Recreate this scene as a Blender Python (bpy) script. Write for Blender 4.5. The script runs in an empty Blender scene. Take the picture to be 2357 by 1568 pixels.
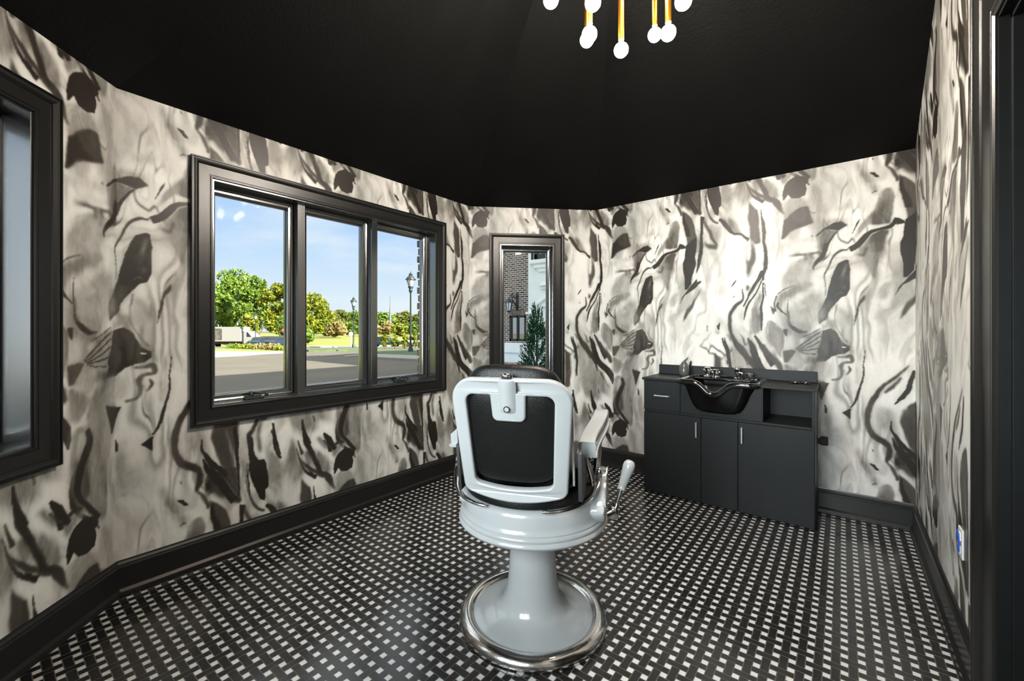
PAPER = (
    '62,19.7,50,681,2483 775,2447 879,2356 889,2175 842,2130 686,2236;60,19.7,60,1296,2439 1398,2445 1428,2324 1428,2182 1344,2148 1296,2303;66,19.7,50,145,2339 202,'
    '2318 261,2187 237,2110 173,2135 137,2211;66,26.2,50,775,1466 879,1489 903,1383 879,1252 799,1278;62,27.3,70,1346,616 1436,620 1528,548 1534,487 1436,470 1346,47'
    '1;66,27.3,70,1346,358 1417,372 1436,296 1372,187 1340,196;57,21.9,40,1346,696 1436,699 1436,668 1346,648;68,26.2,50,295,1399 379,1441 456,1352 443,1192 312,1189'
    ';66,26.2,40,383,1431 524,1462 628,1536 659,1370 598,1204 438,1202;55,16.4,40,649,1579 674,1644 699,1773 729,1771 729,1586;60,27.3,60,265,764 344,758 387,689 344'
    ',609 287,631;45,21.9,55,1272,2385 1322,2381 1376,2378 1373,2026 1296,1973 1291,2100 1272,2170;44,15.3,60,1123,1454 1186,1523 1284,1561 1360,1592 1366,1453 1315,'
    '1381 1328,1313 1260,1252 1186,1263 1123,1326;36,10.9,55,1078,1552 1170,1604 1278,1735 1284,1654 1260,1578 1159,1525 1118,1473 1078,1478;42,13.1,55,1123,1701 120'
    '3,1793 1272,1775 1354,1843 1366,1798 1284,1680 1214,1572 1128,1588;20,8.7,60,1272,1251 1328,1303 1366,1314 1366,1051 1272,1062 1296,1157;30,12.6,65,1295,1101 13'
    '76,1092 1376,881 1330,896 1345,753 1338,547 1330,428 1295,396 1240,467 1176,506 1139,566 1144,646 1200,803 1240,961;12,3.8,90,1202,808 1200,791 1196,767 1191,74'
    '1 1185,719 1177,705 1166,693 1154,679 1144,661 1138,639 1134,615 1131,590 1132,567 1136,546 1144,527 1154,509 1166,491 1183,474 1202,459 1219,445 1234,433 1248,'
    '419 1263,404 1275,390 1284,380 1292,383 1284,394 1273,409 1260,427 1246,444 1229,460 1210,474 1195,487 1184,500 1178,512 1173,525 1172,539 1171,555 1169,575 117'
    '0,598 1172,622 1176,643 1182,658 1191,671 1202,687 1210,706 1213,732 1214,761 1213,787 1212,805;60,3.8,70,1293,899 1282,891 1267,880 1253,866 1243,850 1243,833 '
    '1247,814 1253,795 1257,776 1259,759 1261,742 1261,724 1260,705 1256,684 1250,660 1243,636 1236,615 1230,595 1224,575 1219,559 1216,548 1224,542 1228,554 1233,57'
    '0 1239,590 1244,610 1250,632 1257,656 1263,680 1267,703 1268,722 1267,740 1265,757 1263,775 1260,794 1253,814 1250,832 1250,848 1258,862 1272,876 1287,888 1296,'
    '896;6,2,100,586,2502 668,2502 682,2471 682,2351 673,2249 645,2270 615,2353 594,2434;28,2.6,100,575,2505 574,2478 572,2438 571,2396 572,2360 575,2334 581,2312 58'
    '7,2294 594,2276 600,2258 607,2241 614,2225 624,2211 636,2199 650,2190 662,2183 670,2179 676,2192 668,2198 657,2205 646,2214 636,2223 628,2234 620,2247 612,2263 '
    '605,2279 597,2297 590,2314 584,2335 580,2359 579,2394 579,2436 581,2476 582,2503;50,9.2,80,573,2215 666,2168 686,2153 676,2018 625,2080 594,2140;25,5.2,100,559,'
    '2256 560,2243 561,2225 563,2205 568,2184 574,2164 582,2144 591,2124 600,2105 608,2089 616,2073 625,2059 633,2046 641,2033 648,2021 655,2011 660,2005 671,2012 66'
    '7,2020 661,2030 655,2042 648,2055 641,2068 634,2082 627,2098 620,2114 612,2132 604,2151 596,2171 589,2189 583,2207 576,2227 571,2244 567,2256;22,9.2,100,563,206'
    '0 594,2028 671,2008 661,1971 594,1984 563,2010;55,10.5,70,563,1988 666,1964 696,1842 666,1845 625,1925;52,10.5,85,686,2236 775,2205 813,2161 842,2098 879,2050 8'
    '13,2075 765,2120 716,2192;14,3.3,100,675,2213 680,2205 688,2194 696,2182 703,2171 710,2159 719,2146 728,2131 738,2118 749,2106 760,2095 772,2084 786,2076 801,20'
    '71 816,2069 830,2068 840,2065 847,2060 853,2054 859,2047 865,2039 872,2031 880,2023 886,2015 891,2010 905,2033 900,2036 892,2042 883,2048 875,2053 868,2059 861,'
    '2065 853,2072 843,2078 830,2082 816,2084 803,2087 792,2093 784,2101 777,2112 770,2124 762,2137 754,2150 746,2164 738,2178 728,2192 716,2204 704,2214 694,2221 68'
    '6,2227;27,4.6,100,893,2333 926,2279 953,2248 964,2189 962,2112 971,2032 976,1990 944,1979 907,2025 903,2121 889,2186 893,2248;24,5.9,90,910,2024 910,2007 910,19'
    '84 910,1958 909,1935 908,1915 906,1895 904,1877 902,1862 900,1852 899,1844 897,1837 895,1831 919,1813 923,1817 929,1824 935,1835 940,1850 942,1867 943,1888 943,'
    '1910 942,1933 938,1958 933,1984 927,2008 923,2024;45,5.9,70,873,2009 872,1992 871,1967 871,1939 871,1914 872,1889 874,1865 875,1843 876,1828 891,1828 891,1843 8'
    '90,1864 889,1889 888,1912 887,1937 887,1965 886,1990 886,2007;10,1.3,100,974,2255 975,2242 976,2224 978,2204 979,2186 980,2171 980,2157 981,2145 981,2132 982,21'
    '20 983,2109 984,2096 986,2081 987,2064 988,2044 989,2024 991,2003 992,1983 995,1965 997,1946 998,1925 999,1897 999,1864 998,1834 998,1813 1025,1810 1024,1831 10'
    '23,1862 1022,1895 1020,1924 1018,1946 1015,1966 1012,1984 1010,2002 1010,2022 1010,2042 1011,2061 1011,2079 1010,2094 1009,2108 1008,2120 1006,2133 1003,2146 99'
    '8,2159 994,2172 990,2186 986,2204 983,2224 980,2242 977,2255;55,10.5,85,903,2494 998,2491 1069,2437 1090,2376 1099,2314 1025,2328 976,2374 935,2408;40,6.6,80,95'
    '9,2475 962,2464 966,2447 972,2429 980,2414 991,2403 1004,2395 1016,2390 1023,2386 1026,2404 1019,2407 1008,2412 997,2417 990,2424 983,2435 976,2450 970,2466 965'
    ',2476;20,3.9,95,870,2495 871,2488 872,2478 875,2466 879,2453 886,2441 894,2429 902,2418 911,2406 919,2395 928,2384 937,2373 947,2363 957,2355 966,2348 975,2342 '
    '983,2335 991,2327 999,2318 1009,2308 1021,2298 1035,2291 1048,2287 1057,2283 1060,2280 1061,2278 1063,2272 1068,2262 1074,2251 1081,2240 1088,2230 1096,2219 110'
    '3,2209 1109,2201 1115,2193 1120,2187 1124,2183 1134,2191 1132,2197 1128,2204 1124,2212 1121,2221 1118,2232 1115,2244 1111,2257 1107,2268 1103,2279 1098,2291 109'
    '0,2304 1077,2318 1061,2325 1048,2326 1037,2326 1029,2328 1022,2332 1014,2339 1005,2347 995,2356 985,2364 976,2370 968,2377 959,2384 950,2391 941,2400 931,2409 9'
    '22,2418 913,2428 903,2439 895,2449 889,2458 884,2468 880,2479 877,2489 875,2496;15,2.6,100,944,2365 976,2338 973,2312;20,3.9,100,1069,2490 1114,2485 1114,2450 1'
    '095,2467;22,3.3,100,1218,2489 1224,2482 1232,2472 1241,2461 1250,2451 1258,2442 1266,2432 1273,2423 1278,2416 1285,2424 1280,2430 1273,2440 1265,2450 1257,2460 '
    '1248,2471 1239,2481 1230,2491 1224,2497;55,7.9,80,1116,2482 1171,2490 1237,2474 1192,2462 1146,2435 1129,2404 1116,2442;50,11.8,80,1125,2269 1171,2300 1253,2284'
    ' 1286,2209 1184,2153 1133,2136 1108,2201;9,2.6,100,1133,2393 1154,2428 1200,2453 1245,2450 1270,2428 1284,2405 1264,2385 1270,2344 1262,2302 1229,2289 1184,2297'
    ' 1159,2332 1135,2297 1123,2289 1125,2349;15,7.9,100,1129,2137 1154,2153 1184,2188 1233,2214 1278,2216 1294,2149 1310,2088 1253,2077 1213,2069 1171,2040 1129,199'
    '6 1114,1993 1125,2062;40,5.2,70,1059,1986 1058,1979 1056,1970 1055,1959 1056,1947 1061,1936 1068,1926 1074,1918 1078,1913 1085,1919 1081,1925 1076,1933 1071,194'
    '2 1068,1950 1067,1957 1068,1967 1069,1976 1069,1982;60,13.1,70,1115,1927 1126,1930 1141,1934 1158,1938 1175,1942 1190,1947 1204,1952 1218,1956 1235,1959 1257,19'
    '59 1284,1958 1308,1956 1326,1955 1325,1974 1308,1977 1283,1980 1256,1984 1232,1985 1212,1982 1196,1977 1182,1972 1168,1968 1152,1965 1134,1962 1119,1959 1108,19'
    '57;50,11.8,80,1332,2054 1398,2101 1488,2096 1517,2077 1495,2052 1428,2077 1367,2048;40,6.6,90,1328,1991 1382,2027 1458,2016 1421,1974 1390,1935 1367,1871 1336,1'
    '875 1332,1937;17,4.6,100,1320,1992 1367,2034 1428,2068 1473,2075 1510,2043 1458,2016 1428,2027 1382,2032 1336,1995;12,2,100,1448,2015 1445,2011 1440,2004 1435,1'
    '997 1429,1990 1423,1982 1417,1974 1411,1966 1405,1956 1398,1944 1392,1931 1386,1918 1380,1907 1375,1897 1370,1889 1366,1882 1364,1877 1378,1865 1380,1870 1384,1'
    '878 1388,1887 1392,1897 1397,1909 1403,1922 1408,1935 1414,1947 1419,1957 1424,1966 1430,1975 1435,1983 1440,1991 1445,1998 1450,2005 1453,2009;50,11.8,75,64,21'
    '77 108,2202 145,2223 152,2185 130,2165 71,2148;52,16.4,70,93,2341 145,2344 145,2298 116,2308;15,1.3,100,190,2082 187,2076 182,2067 176,2057 170,2045 163,2031 15'
    '6,2014 148,1998 143,1987 146,1985 152,1995 160,2010 169,2025 177,2039 182,2051 186,2063 190,2073 192,2080;48,11.8,90,166,2483 195,2462 216,2411 251,2371 265,230'
    '4 295,2271 275,2230 251,2235 223,2295 188,2367 173,2426;35,9.2,80,190,2388 195,2378 203,2363 211,2347 219,2333 226,2322 233,2312 239,2303 244,2294 249,2282 254,'
    '2268 259,2256 262,2247 274,2252 272,2261 268,2274 263,2289 258,2303 252,2315 246,2326 240,2336 234,2347 225,2360 216,2375 206,2388 200,2398;10,1.3,100,219,2410 '
    '237,2388 265,2381 278,2360 292,2344 272,2344 251,2371;12,1.3,100,251,2483 253,2480 254,2474 256,2469 257,2465 262,2468 260,2471 258,2476 255,2481 254,2485;20,2,'
    '100,252,2238 255,2241 260,2245 265,2249 269,2251 271,2251 273,2249 276,2247 278,2246 279,2249 278,2250 275,2254 272,2256 267,2257 263,2254 258,2249 253,2244 250'
    ',2241;50,3.3,100,289,2236 312,2258 352,2259 362,2203 356,2143 359,2080 349,2024 306,2022 237,2028 188,1976 141,1922 173,2001 216,2068 254,2120 275,2157;30,5.2,8'
    '0,283,2233 283,2224 282,2211 281,2197 279,2185 276,2173 271,2161 266,2150 263,2143 266,2140 270,2147 275,2157 280,2169 284,2182 286,2195 287,2210 287,2223 287,2'
    '232;42,5.9,95,237,1950 295,1983 339,1976 322,1938 316,1833 195,1847 216,1903;12,2.6,100,140,1854 148,1858 159,1863 171,1870 182,1878 191,1886 199,1895 206,1904 '
    '213,1913 220,1924 227,1937 235,1949 242,1958 251,1966 261,1973 270,1978 280,1982 290,1983 300,1983 310,1983 321,1984 331,1986 342,1990 351,1994 361,1999 369,200'
    '7 375,2016 379,2022 382,2024 385,2024 392,2021 400,2018 406,2015 410,2031 405,2035 397,2042 387,2048 376,2050 366,2043 360,2034 356,2026 351,2019 344,2014 335,2'
    '009 326,2005 317,2002 308,2000 298,2000 288,1999 277,1998 265,1995 254,1990 243,1985 232,1979 220,1970 210,1961 200,1951 191,1942 183,1933 177,1925 171,1918 165'
    ',1911 156,1905 145,1899 135,1893 127,1889;30,3.9,100,342,2505 340,2497 336,2486 333,2474 330,2463 327,2455 323,2445 320,2433 320,2419 326,2404 336,2390 345,2375'
    ' 352,2363 357,2351 361,2339 365,2327 368,2317 370,2311 371,2305 372,2300 373,2296 382,2294 383,2297 386,2302 388,2309 387,2318 385,2330 381,2343 376,2357 369,23'
    '71 360,2385 348,2398 338,2410 333,2420 335,2427 339,2433 346,2441 352,2452 354,2465 356,2479 357,2491 357,2499;27,4.6,100,377,2497 524,2495 535,2330 545,2289 53'
    '0,2275 503,2285 460,2361 427,2424 405,2411 408,2381 383,2375 377,2433;70,2.6,90,407,2499 417,2484 430,2462 446,2437 461,2414 476,2390 492,2364 507,2342 517,2326'
    ' 521,2329 512,2345 499,2369 484,2395 470,2419 455,2443 439,2467 424,2488 414,2503;60,2.6,90,452,2494 459,2482 468,2465 479,2446 489,2427 498,2406 508,2384 517,2'
    '363 523,2349 526,2349 521,2364 513,2385 504,2408 496,2430 486,2449 474,2468 464,2485 457,2497;10,2,100,387,2422 385,2416 383,2408 380,2400 379,2395 398,2387 399'
    ',2393 400,2401 401,2410 402,2415;30,3.9,100,389,2339 427,2309 465,2257 492,2168 508,2092 460,2031 427,2041 422,2139 411,2220 389,2235 391,2287;13,5.2,100,394,23'
    '15 394,2299 392,2276 392,2251 393,2226 397,2203 403,2180 409,2160 413,2145 415,2133 417,2124 418,2115 419,2109 457,2107 457,2113 457,2122 456,2136 452,2152 445,'
    '2170 435,2189 425,2209 417,2228 412,2250 409,2274 407,2297 405,2313;50,3.9,70,450,2212 455,2199 461,2180 466,2160 469,2143 467,2126 463,2108 458,2091 455,2079 4'
    '65,2074 469,2085 476,2102 482,2121 484,2141 480,2162 472,2183 464,2202 459,2215;5,2,100,422,2036 508,2092 503,2014 492,1931 503,1873 482,1796 465,1753 460,1701 '
    '427,1657 408,1653 411,1727 400,1797 394,1884 411,1939;12,2.6,100,366,2054 416,2030 422,2013 377,2006;17,3.3,100,535,2268 566,2252 561,2197 551,2064 551,1952 530'
    ',1842 503,1777 514,1900 524,1983 540,2178;50,9.2,80,1174,1779 1236,1843 1280,1848 1308,1830 1308,1786 1280,1784 1248,1817 1199,1767 1174,1739;30,6.6,85,1253,182'
    '9 1256,1824 1261,1815 1267,1807 1272,1801 1277,1796 1283,1793 1288,1791 1291,1789 1302,1805 1300,1809 1297,1814 1293,1821 1288,1826 1281,1831 1273,1835 1265,183'
    '9 1260,1842;13,2.6,100,1378,1937 1376,1927 1372,1914 1368,1899 1365,1886 1363,1876 1362,1867 1360,1860 1357,1852 1352,1844 1345,1836 1336,1827 1328,1817 1322,18'
    '08 1317,1799 1312,1789 1308,1780 1307,1769 1307,1760 1308,1752 1308,1747 1316,1747 1316,1752 1317,1759 1318,1766 1320,1772 1324,1778 1330,1784 1336,1791 1343,17'
    '98 1351,1806 1360,1814 1369,1824 1376,1834 1382,1844 1386,1854 1389,1864 1392,1874 1395,1887 1398,1902 1400,1916 1402,1926;24,2,100,1515,1889 1513,1886 1510,188'
    '1 1506,1877 1501,1875 1496,1875 1489,1876 1480,1877 1471,1876 1463,1872 1455,1868 1447,1862 1439,1855 1433,1848 1427,1841 1422,1832 1417,1821 1411,1808 1405,179'
    '2 1400,1776 1394,1761 1389,1747 1383,1734 1378,1722 1375,1709 1374,1697 1374,1686 1375,1676 1376,1664 1377,1651 1377,1636 1378,1621 1379,1607 1379,1591 1379,157'
    '4 1379,1560 1379,1549 1382,1549 1382,1559 1382,1574 1382,1591 1382,1607 1382,1621 1382,1636 1381,1651 1381,1664 1381,1676 1380,1686 1381,1696 1382,1706 1386,171'
    '7 1390,1729 1396,1742 1401,1756 1407,1771 1413,1787 1419,1802 1425,1815 1430,1824 1435,1831 1441,1837 1447,1843 1454,1849 1461,1854 1468,1859 1475,1862 1482,186'
    '4 1489,1864 1497,1864 1504,1866 1510,1870 1514,1876 1517,1882 1519,1885;17,1.6,100,1499,1800 1514,1794 1519,1728 1519,1654 1517,1593 1501,1548 1473,1540 1451,15'
    '08 1421,1471 1398,1434 1390,1396 1351,1348 1336,1392 1336,1430 1363,1478 1390,1549 1398,1615 1417,1681 1436,1736 1458,1781;36,9.2,80,1390,1529 1447,1522 1398,14'
    '34 1390,1396 1351,1348 1336,1392 1336,1430 1363,1478;60,3.3,85,111,1775 108,1766 103,1752 98,1738 95,1725 92,1714 90,1703 88,1693 87,1687 92,1684 95,1690 99,169'
    '8 103,1708 107,1718 111,1731 115,1746 118,1760 120,1769;50,3.3,80,102,1622 101,1617 99,1610 97,1603 96,1598 106,1592 108,1597 110,1604 113,1610 114,1615;50,2,80'
    ',49,1550 55,1554 63,1561 72,1567 79,1571 84,1570 89,1568 93,1564 97,1561 98,1564 95,1567 91,1571 85,1575 78,1575 70,1571 62,1564 54,1557 48,1552;50,7.9,85,159,1'
    '828 195,1879 226,1903 316,1891 319,1824 289,1769 278,1715 272,1644 226,1729 202,1796;25,5.9,80,172,1831 179,1827 189,1820 200,1815 212,1816 220,1828 225,1845 22'
    '8,1862 230,1873 222,1877 219,1867 215,1851 210,1836 206,1829 201,1828 192,1831 182,1836 175,1840;35,5.9,80,311,1813 304,1807 295,1798 284,1786 277,1773 274,1757'
    ' 274,1740 275,1726 276,1716 281,1715 282,1725 282,1739 284,1754 287,1766 292,1777 300,1790 308,1801 314,1809;50,5.9,80,390,1802 390,1790 391,1772 390,1753 388,1'
    '737 385,1726 380,1716 374,1707 369,1700 362,1694 355,1690 346,1685 337,1680 327,1672 317,1663 307,1655 301,1649 304,1642 311,1647 321,1655 331,1663 341,1669 350'
    ',1673 359,1677 368,1681 376,1688 383,1697 388,1708 392,1721 395,1735 396,1752 395,1772 394,1790 393,1802;57,5.9,90,312,1627 352,1638 346,1576 326,1519 302,1507 '
    '278,1535 289,1588;28,2,100,211,1548 208,1543 203,1536 199,1529 195,1522 191,1515 187,1507 183,1497 180,1487 177,1475 175,1463 173,1451 171,1440 170,1431 168,142'
    '3 166,1415 164,1404 162,1388 158,1368 155,1350 153,1337 155,1337 159,1348 165,1366 171,1384 175,1399 178,1410 180,1419 181,1427 183,1437 184,1448 185,1460 186,1'
    '472 189,1482 193,1489 198,1495 204,1501 209,1510 212,1520 213,1531 214,1540 214,1546;60,9.2,80,49,1414 71,1470 119,1449 123,1356 86,1309 56,1342;35,2.6,90,57,14'
    '85 54,1472 50,1454 46,1433 44,1414 43,1398 43,1384 43,1369 45,1356 48,1343 51,1331 55,1319 60,1307 66,1295 73,1283 80,1271 87,1259 96,1248 106,1238 115,1229 121'
    ',1222 125,1228 119,1235 110,1244 101,1254 92,1265 85,1276 79,1288 72,1300 67,1312 62,1323 58,1334 55,1346 52,1358 51,1370 49,1384 49,1398 50,1413 52,1431 56,145'
    '2 60,1470 63,1483;16,2,100,508,1741 514,1716 545,1725 540,1708 492,1661 449,1635 411,1608 389,1581 366,1536 383,1587 427,1648 465,1696;28,5.9,100,545,1669 524,1'
    '614 492,1542 460,1475 422,1413 397,1373 405,1436 427,1493 465,1532 503,1598;55,3.3,90,1203,1166 1256,1230 1360,1299 1353,1218 1328,1175 1256,1167;55,5.2,90,1210'
    ',1160 1328,1175 1347,1144 1328,1107 1282,1112;24,1.3,100,1205,1165 1218,1176 1237,1192 1258,1211 1278,1228 1299,1244 1321,1261 1341,1277 1355,1287 1352,1291 133'
    '8,1281 1317,1266 1295,1249 1274,1232 1254,1215 1233,1196 1215,1179 1202,1167;24,1.3,100,1211,1161 1226,1170 1247,1182 1270,1196 1291,1209 1310,1223 1330,1237 13'
    '46,1251 1358,1260 1355,1264 1343,1255 1326,1242 1306,1227 1287,1214 1267,1200 1244,1186 1223,1174 1209,1165;24,1.3,100,1217,1158 1232,1162 1253,1169 1276,1176 1'
    '297,1184 1314,1194 1331,1205 1345,1215 1355,1223 1352,1227 1342,1220 1328,1210 1311,1199 1294,1189 1274,1181 1252,1173 1231,1167 1216,1162;24,1.3,100,1223,1155 '
    '1235,1155 1253,1156 1272,1157 1289,1158 1305,1162 1320,1166 1332,1170 1341,1173 1340,1177 1331,1175 1318,1171 1303,1168 1288,1165 1272,1163 1253,1161 1235,1160 '
    '1223,1159;24,1.3,100,1237,1253 1249,1257 1267,1263 1286,1270 1303,1278 1318,1287 1333,1298 1346,1308 1355,1315 1352,1319 1343,1312 1330,1302 1315,1291 1301,1282'
    ' 1284,1274 1265,1267 1248,1261 1236,1256;24,1.3,100,1223,1149 1232,1146 1246,1141 1261,1137 1275,1133 1290,1131 1305,1130 1318,1129 1327,1129 1328,1134 1319,113'
    '5 1305,1136 1291,1137 1277,1139 1262,1142 1247,1146 1233,1150 1224,1152;45,5.2,80,1360,1342 1404,1384 1441,1390 1454,1341 1441,1311 1416,1323 1366,1299;16,2,100'
    ',1366,1299 1416,1320 1447,1286 1478,1226 1521,1197 1521,1167 1490,1142 1454,1129 1416,1115 1385,1078 1328,1070 1341,1132 1334,1150 1353,1218;42,6.6,90,1328,1070'
    ' 1385,1078 1353,1040 1315,1007 1269,974 1236,898 1210,896 1223,940 1276,1018;55,6.6,70,54,1305 85,1262 140,1215 158,1137 140,1131 134,1197 91,1226;34,3.3,90,67,'
    '1104 76,1105 87,1106 100,1107 112,1108 122,1111 131,1113 134,1114 130,1116 131,1113 134,1103 135,1093 135,1089 134,1088 124,1088 112,1087 99,1084 89,1076 82,106'
    '7 77,1057 74,1045 74,1033 77,1021 79,1011 80,1002 80,993 79,985 77,977 74,972 65,966 52,961 38,957 28,954 31,941 41,944 55,947 71,952 84,959 93,969 98,980 101,9'
    '92 102,1003 101,1015 99,1027 96,1036 96,1044 98,1050 100,1057 104,1063 108,1067 114,1069 125,1069 137,1070 150,1077 156,1091 157,1106 156,1121 150,1134 134,1139'
    ' 123,1135 115,1131 107,1127 97,1124 85,1121 74,1118 66,1116;40,2.6,90,117,1050 120,1044 123,1036 126,1028 127,1023 125,1017 120,1009 115,1000 111,995 120,989 12'
    '4,994 131,1002 137,1011 141,1022 139,1033 134,1042 129,1049 126,1054;60,9.2,60,1347,1070 1416,1079 1441,1025 1416,963 1353,953 1334,1008;92,1.3,100,87,1187 93,1'
    '186 101,1185 109,1183 115,1182 116,1189 111,1190 103,1192 95,1193 89,1195;30,1.3,100,1153,1534 1153,1518 1151,1494 1150,1468 1150,1445 1151,1424 1153,1403 1156,'
    '1384 1159,1367 1163,1354 1168,1343 1174,1334 1180,1325 1188,1316 1197,1306 1208,1298 1220,1291 1236,1289 1252,1290 1266,1291 1276,1292 1276,1299 1266,1299 1252,'
    '1300 1237,1302 1226,1306 1217,1311 1209,1318 1201,1326 1193,1335 1185,1343 1178,1350 1172,1358 1167,1369 1163,1385 1159,1404 1157,1424 1156,1445 1155,1468 1156,'
    '1494 1158,1517 1159,1534;20,2,100,1163,1343 1203,1330 1250,1292 1223,1283 1190,1305;62,15.7,90,1210,1481 1289,1504 1347,1453 1353,1379 1302,1317 1236,1343 1190,'
    '1406;80,3.3,100,1226,1458 1234,1463 1245,1471 1257,1478 1265,1484 1261,1489 1253,1484 1241,1478 1229,1471 1220,1466;47,5.9,90,1088,1568 1183,1634 1289,1660 1315'
    ',1640 1223,1588 1170,1546 1108,1529;30,1.3,100,1089,1573 1096,1580 1107,1589 1119,1600 1131,1609 1146,1617 1163,1626 1180,1633 1191,1638 1189,1642 1177,1637 116'
    '1,1630 1143,1622 1127,1614 1114,1604 1102,1593 1093,1583 1086,1576;60,13.1,85,1143,1725 1223,1815 1302,1839 1315,1751 1276,1661 1176,1634 1143,1668;30,1.3,100,1'
    '076,1567 1074,1557 1070,1543 1066,1527 1063,1511 1063,1494 1065,1475 1067,1458 1068,1446 1080,1447 1078,1459 1074,1476 1071,1494 1070,1511 1073,1526 1077,1541 1'
    '082,1555 1085,1564;17,1.3,100,1087,1515 1084,1510 1080,1502 1078,1490 1082,1476 1096,1459 1115,1441 1135,1424 1148,1412 1151,1414 1139,1427 1122,1446 1104,1466 '
    '1093,1481 1090,1491 1091,1499 1094,1506 1096,1512;30,3.3,60,1039,1370 1074,1356 1129,1299 1136,1216 1108,1094 1081,1138 1046,1253;22,2,100,1126,1314 1156,1314 1'
    '149,1254 1132,1279;25,3.3,70,1129,1145 1176,1159 1210,1154 1156,1063 1129,1062;45,7.9,90,1129,1056 1210,1015 1250,979 1176,894 1129,891;11,2,100,998,1847 1018,1'
    '845 1025,1787 1003,1738 998,1692 985,1693 989,1723 962,1679 935,1628 907,1583 879,1521 861,1490 856,1501 884,1563 898,1604 916,1645 953,1711 976,1771 998,1774;1'
    '5,2,100,981,1694 977,1683 972,1666 965,1647 958,1629 950,1613 940,1596 930,1579 921,1565 913,1554 906,1545 899,1536 892,1524 885,1510 878,1495 872,1478 867,1460'
    ' 864,1440 861,1418 860,1398 859,1384 862,1383 866,1397 871,1416 876,1436 882,1455 887,1471 892,1487 898,1503 904,1516 910,1527 916,1536 923,1545 930,1557 939,15'
    '72 948,1589 958,1607 966,1624 973,1643 980,1662 985,1679 988,1691;75,1.3,90,982,1709 977,1698 969,1681 961,1662 951,1644 941,1628 929,1611 916,1593 905,1574 893'
    ',1552 881,1528 871,1506 864,1491 867,1489 875,1504 885,1525 898,1549 910,1570 921,1589 933,1607 945,1624 955,1641 964,1660 973,1679 980,1696 985,1707;46,6.6,95,'
    '980,1631 985,1558 967,1486 976,1382 976,1299 935,1263 907,1283 903,1383 921,1477 948,1560;12,1.3,100,990,1677 990,1660 990,1637 990,1611 990,1589 988,1572 987,1'
    '557 985,1543 983,1528 981,1512 979,1496 976,1478 975,1460 974,1441 974,1422 974,1402 975,1382 975,1360 976,1336 977,1314 977,1299 983,1299 985,1314 987,1335 989'
    ',1359 990,1382 990,1402 990,1422 990,1441 990,1459 991,1476 992,1493 994,1509 995,1526 996,1541 997,1556 997,1571 998,1588 998,1611 997,1636 997,1660 997,1676;3'
    '0,2,100,1002,1676 1002,1667 1002,1654 1003,1639 1003,1624 1004,1607 1005,1587 1006,1569 1007,1557 1011,1557 1011,1569 1011,1587 1011,1607 1011,1624 1010,1639 10'
    '09,1654 1008,1667 1008,1676;21,3.3,100,843,1633 845,1621 847,1603 849,1585 849,1570 848,1560 845,1553 841,1546 835,1540 828,1534 818,1530 806,1523 794,1512 784,'
    '1499 775,1483 766,1466 760,1449 755,1433 753,1417 752,1401 752,1386 751,1370 750,1353 751,1335 752,1319 755,1303 759,1287 764,1272 770,1256 777,1241 785,1225 79'
    '5,1209 804,1195 815,1181 826,1168 836,1157 845,1145 853,1134 860,1123 866,1111 873,1098 879,1081 885,1061 891,1042 894,1029 911,1035 908,1048 905,1068 900,1090 '
    '895,1109 889,1125 883,1140 876,1153 867,1166 856,1179 844,1190 832,1200 822,1211 813,1224 804,1238 796,1252 789,1266 784,1280 781,1294 779,1308 777,1323 775,133'
    '8 774,1353 773,1369 773,1385 773,1400 774,1414 776,1427 780,1440 786,1454 795,1468 804,1481 813,1493 820,1501 830,1509 839,1517 848,1526 854,1536 859,1545 861,1'
    '556 862,1569 861,1586 857,1605 852,1622 850,1634;10,1.3,100,777,1233 782,1219 789,1199 798,1176 807,1156 819,1139 832,1123 844,1108 855,1094 864,1077 872,1058 8'
    '79,1041 884,1029 893,1034 889,1046 883,1063 875,1083 866,1102 855,1118 842,1134 830,1149 819,1164 808,1183 797,1203 788,1222 782,1236;12,2,100,891,1219 895,1211'
    ' 899,1200 904,1187 909,1174 913,1161 917,1147 921,1132 925,1118 927,1105 930,1092 932,1079 935,1066 939,1055 943,1044 947,1036 949,1030 966,1040 963,1046 959,10'
    '54 956,1063 953,1073 951,1084 949,1096 948,1110 945,1125 941,1140 936,1155 930,1169 924,1183 916,1195 908,1206 900,1215 895,1222;19,3.3,100,929,1258 936,1245 94'
    '5,1226 956,1206 965,1187 974,1171 983,1156 991,1142 997,1129 1001,1116 1005,1102 1009,1086 1015,1070 1023,1054 1033,1040 1041,1029 1046,1021 1082,1059 1076,1066'
    ' 1068,1076 1060,1087 1052,1098 1047,1108 1041,1120 1034,1134 1026,1150 1017,1164 1007,1177 996,1190 986,1204 974,1220 961,1239 949,1255 940,1267;40,3.9,90,1058,'
    '1154 1060,1144 1062,1129 1065,1112 1068,1096 1074,1081 1080,1067 1086,1054 1091,1045 1107,1057 1103,1065 1098,1078 1092,1092 1086,1105 1082,1119 1077,1134 1073,'
    '1148 1070,1158;18,2,100,702,1243 704,1234 707,1220 710,1204 713,1188 717,1173 722,1159 727,1143 731,1125 734,1100 735,1070 736,1043 737,1024 743,1024 743,1043 7'
    '42,1071 741,1101 740,1126 738,1146 735,1163 732,1178 728,1193 723,1208 718,1224 713,1237 709,1246;50,2.6,80,718,1114 719,1096 720,1069 722,1041 723,1023 728,102'
    '4 727,1042 726,1069 724,1096 723,1115;8,1.3,100,661,1338 688,1370 683,1310 673,1310;28,1.3,100,586,1344 586,1335 586,1321 587,1308 587,1299 591,1299 591,1308 59'
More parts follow.
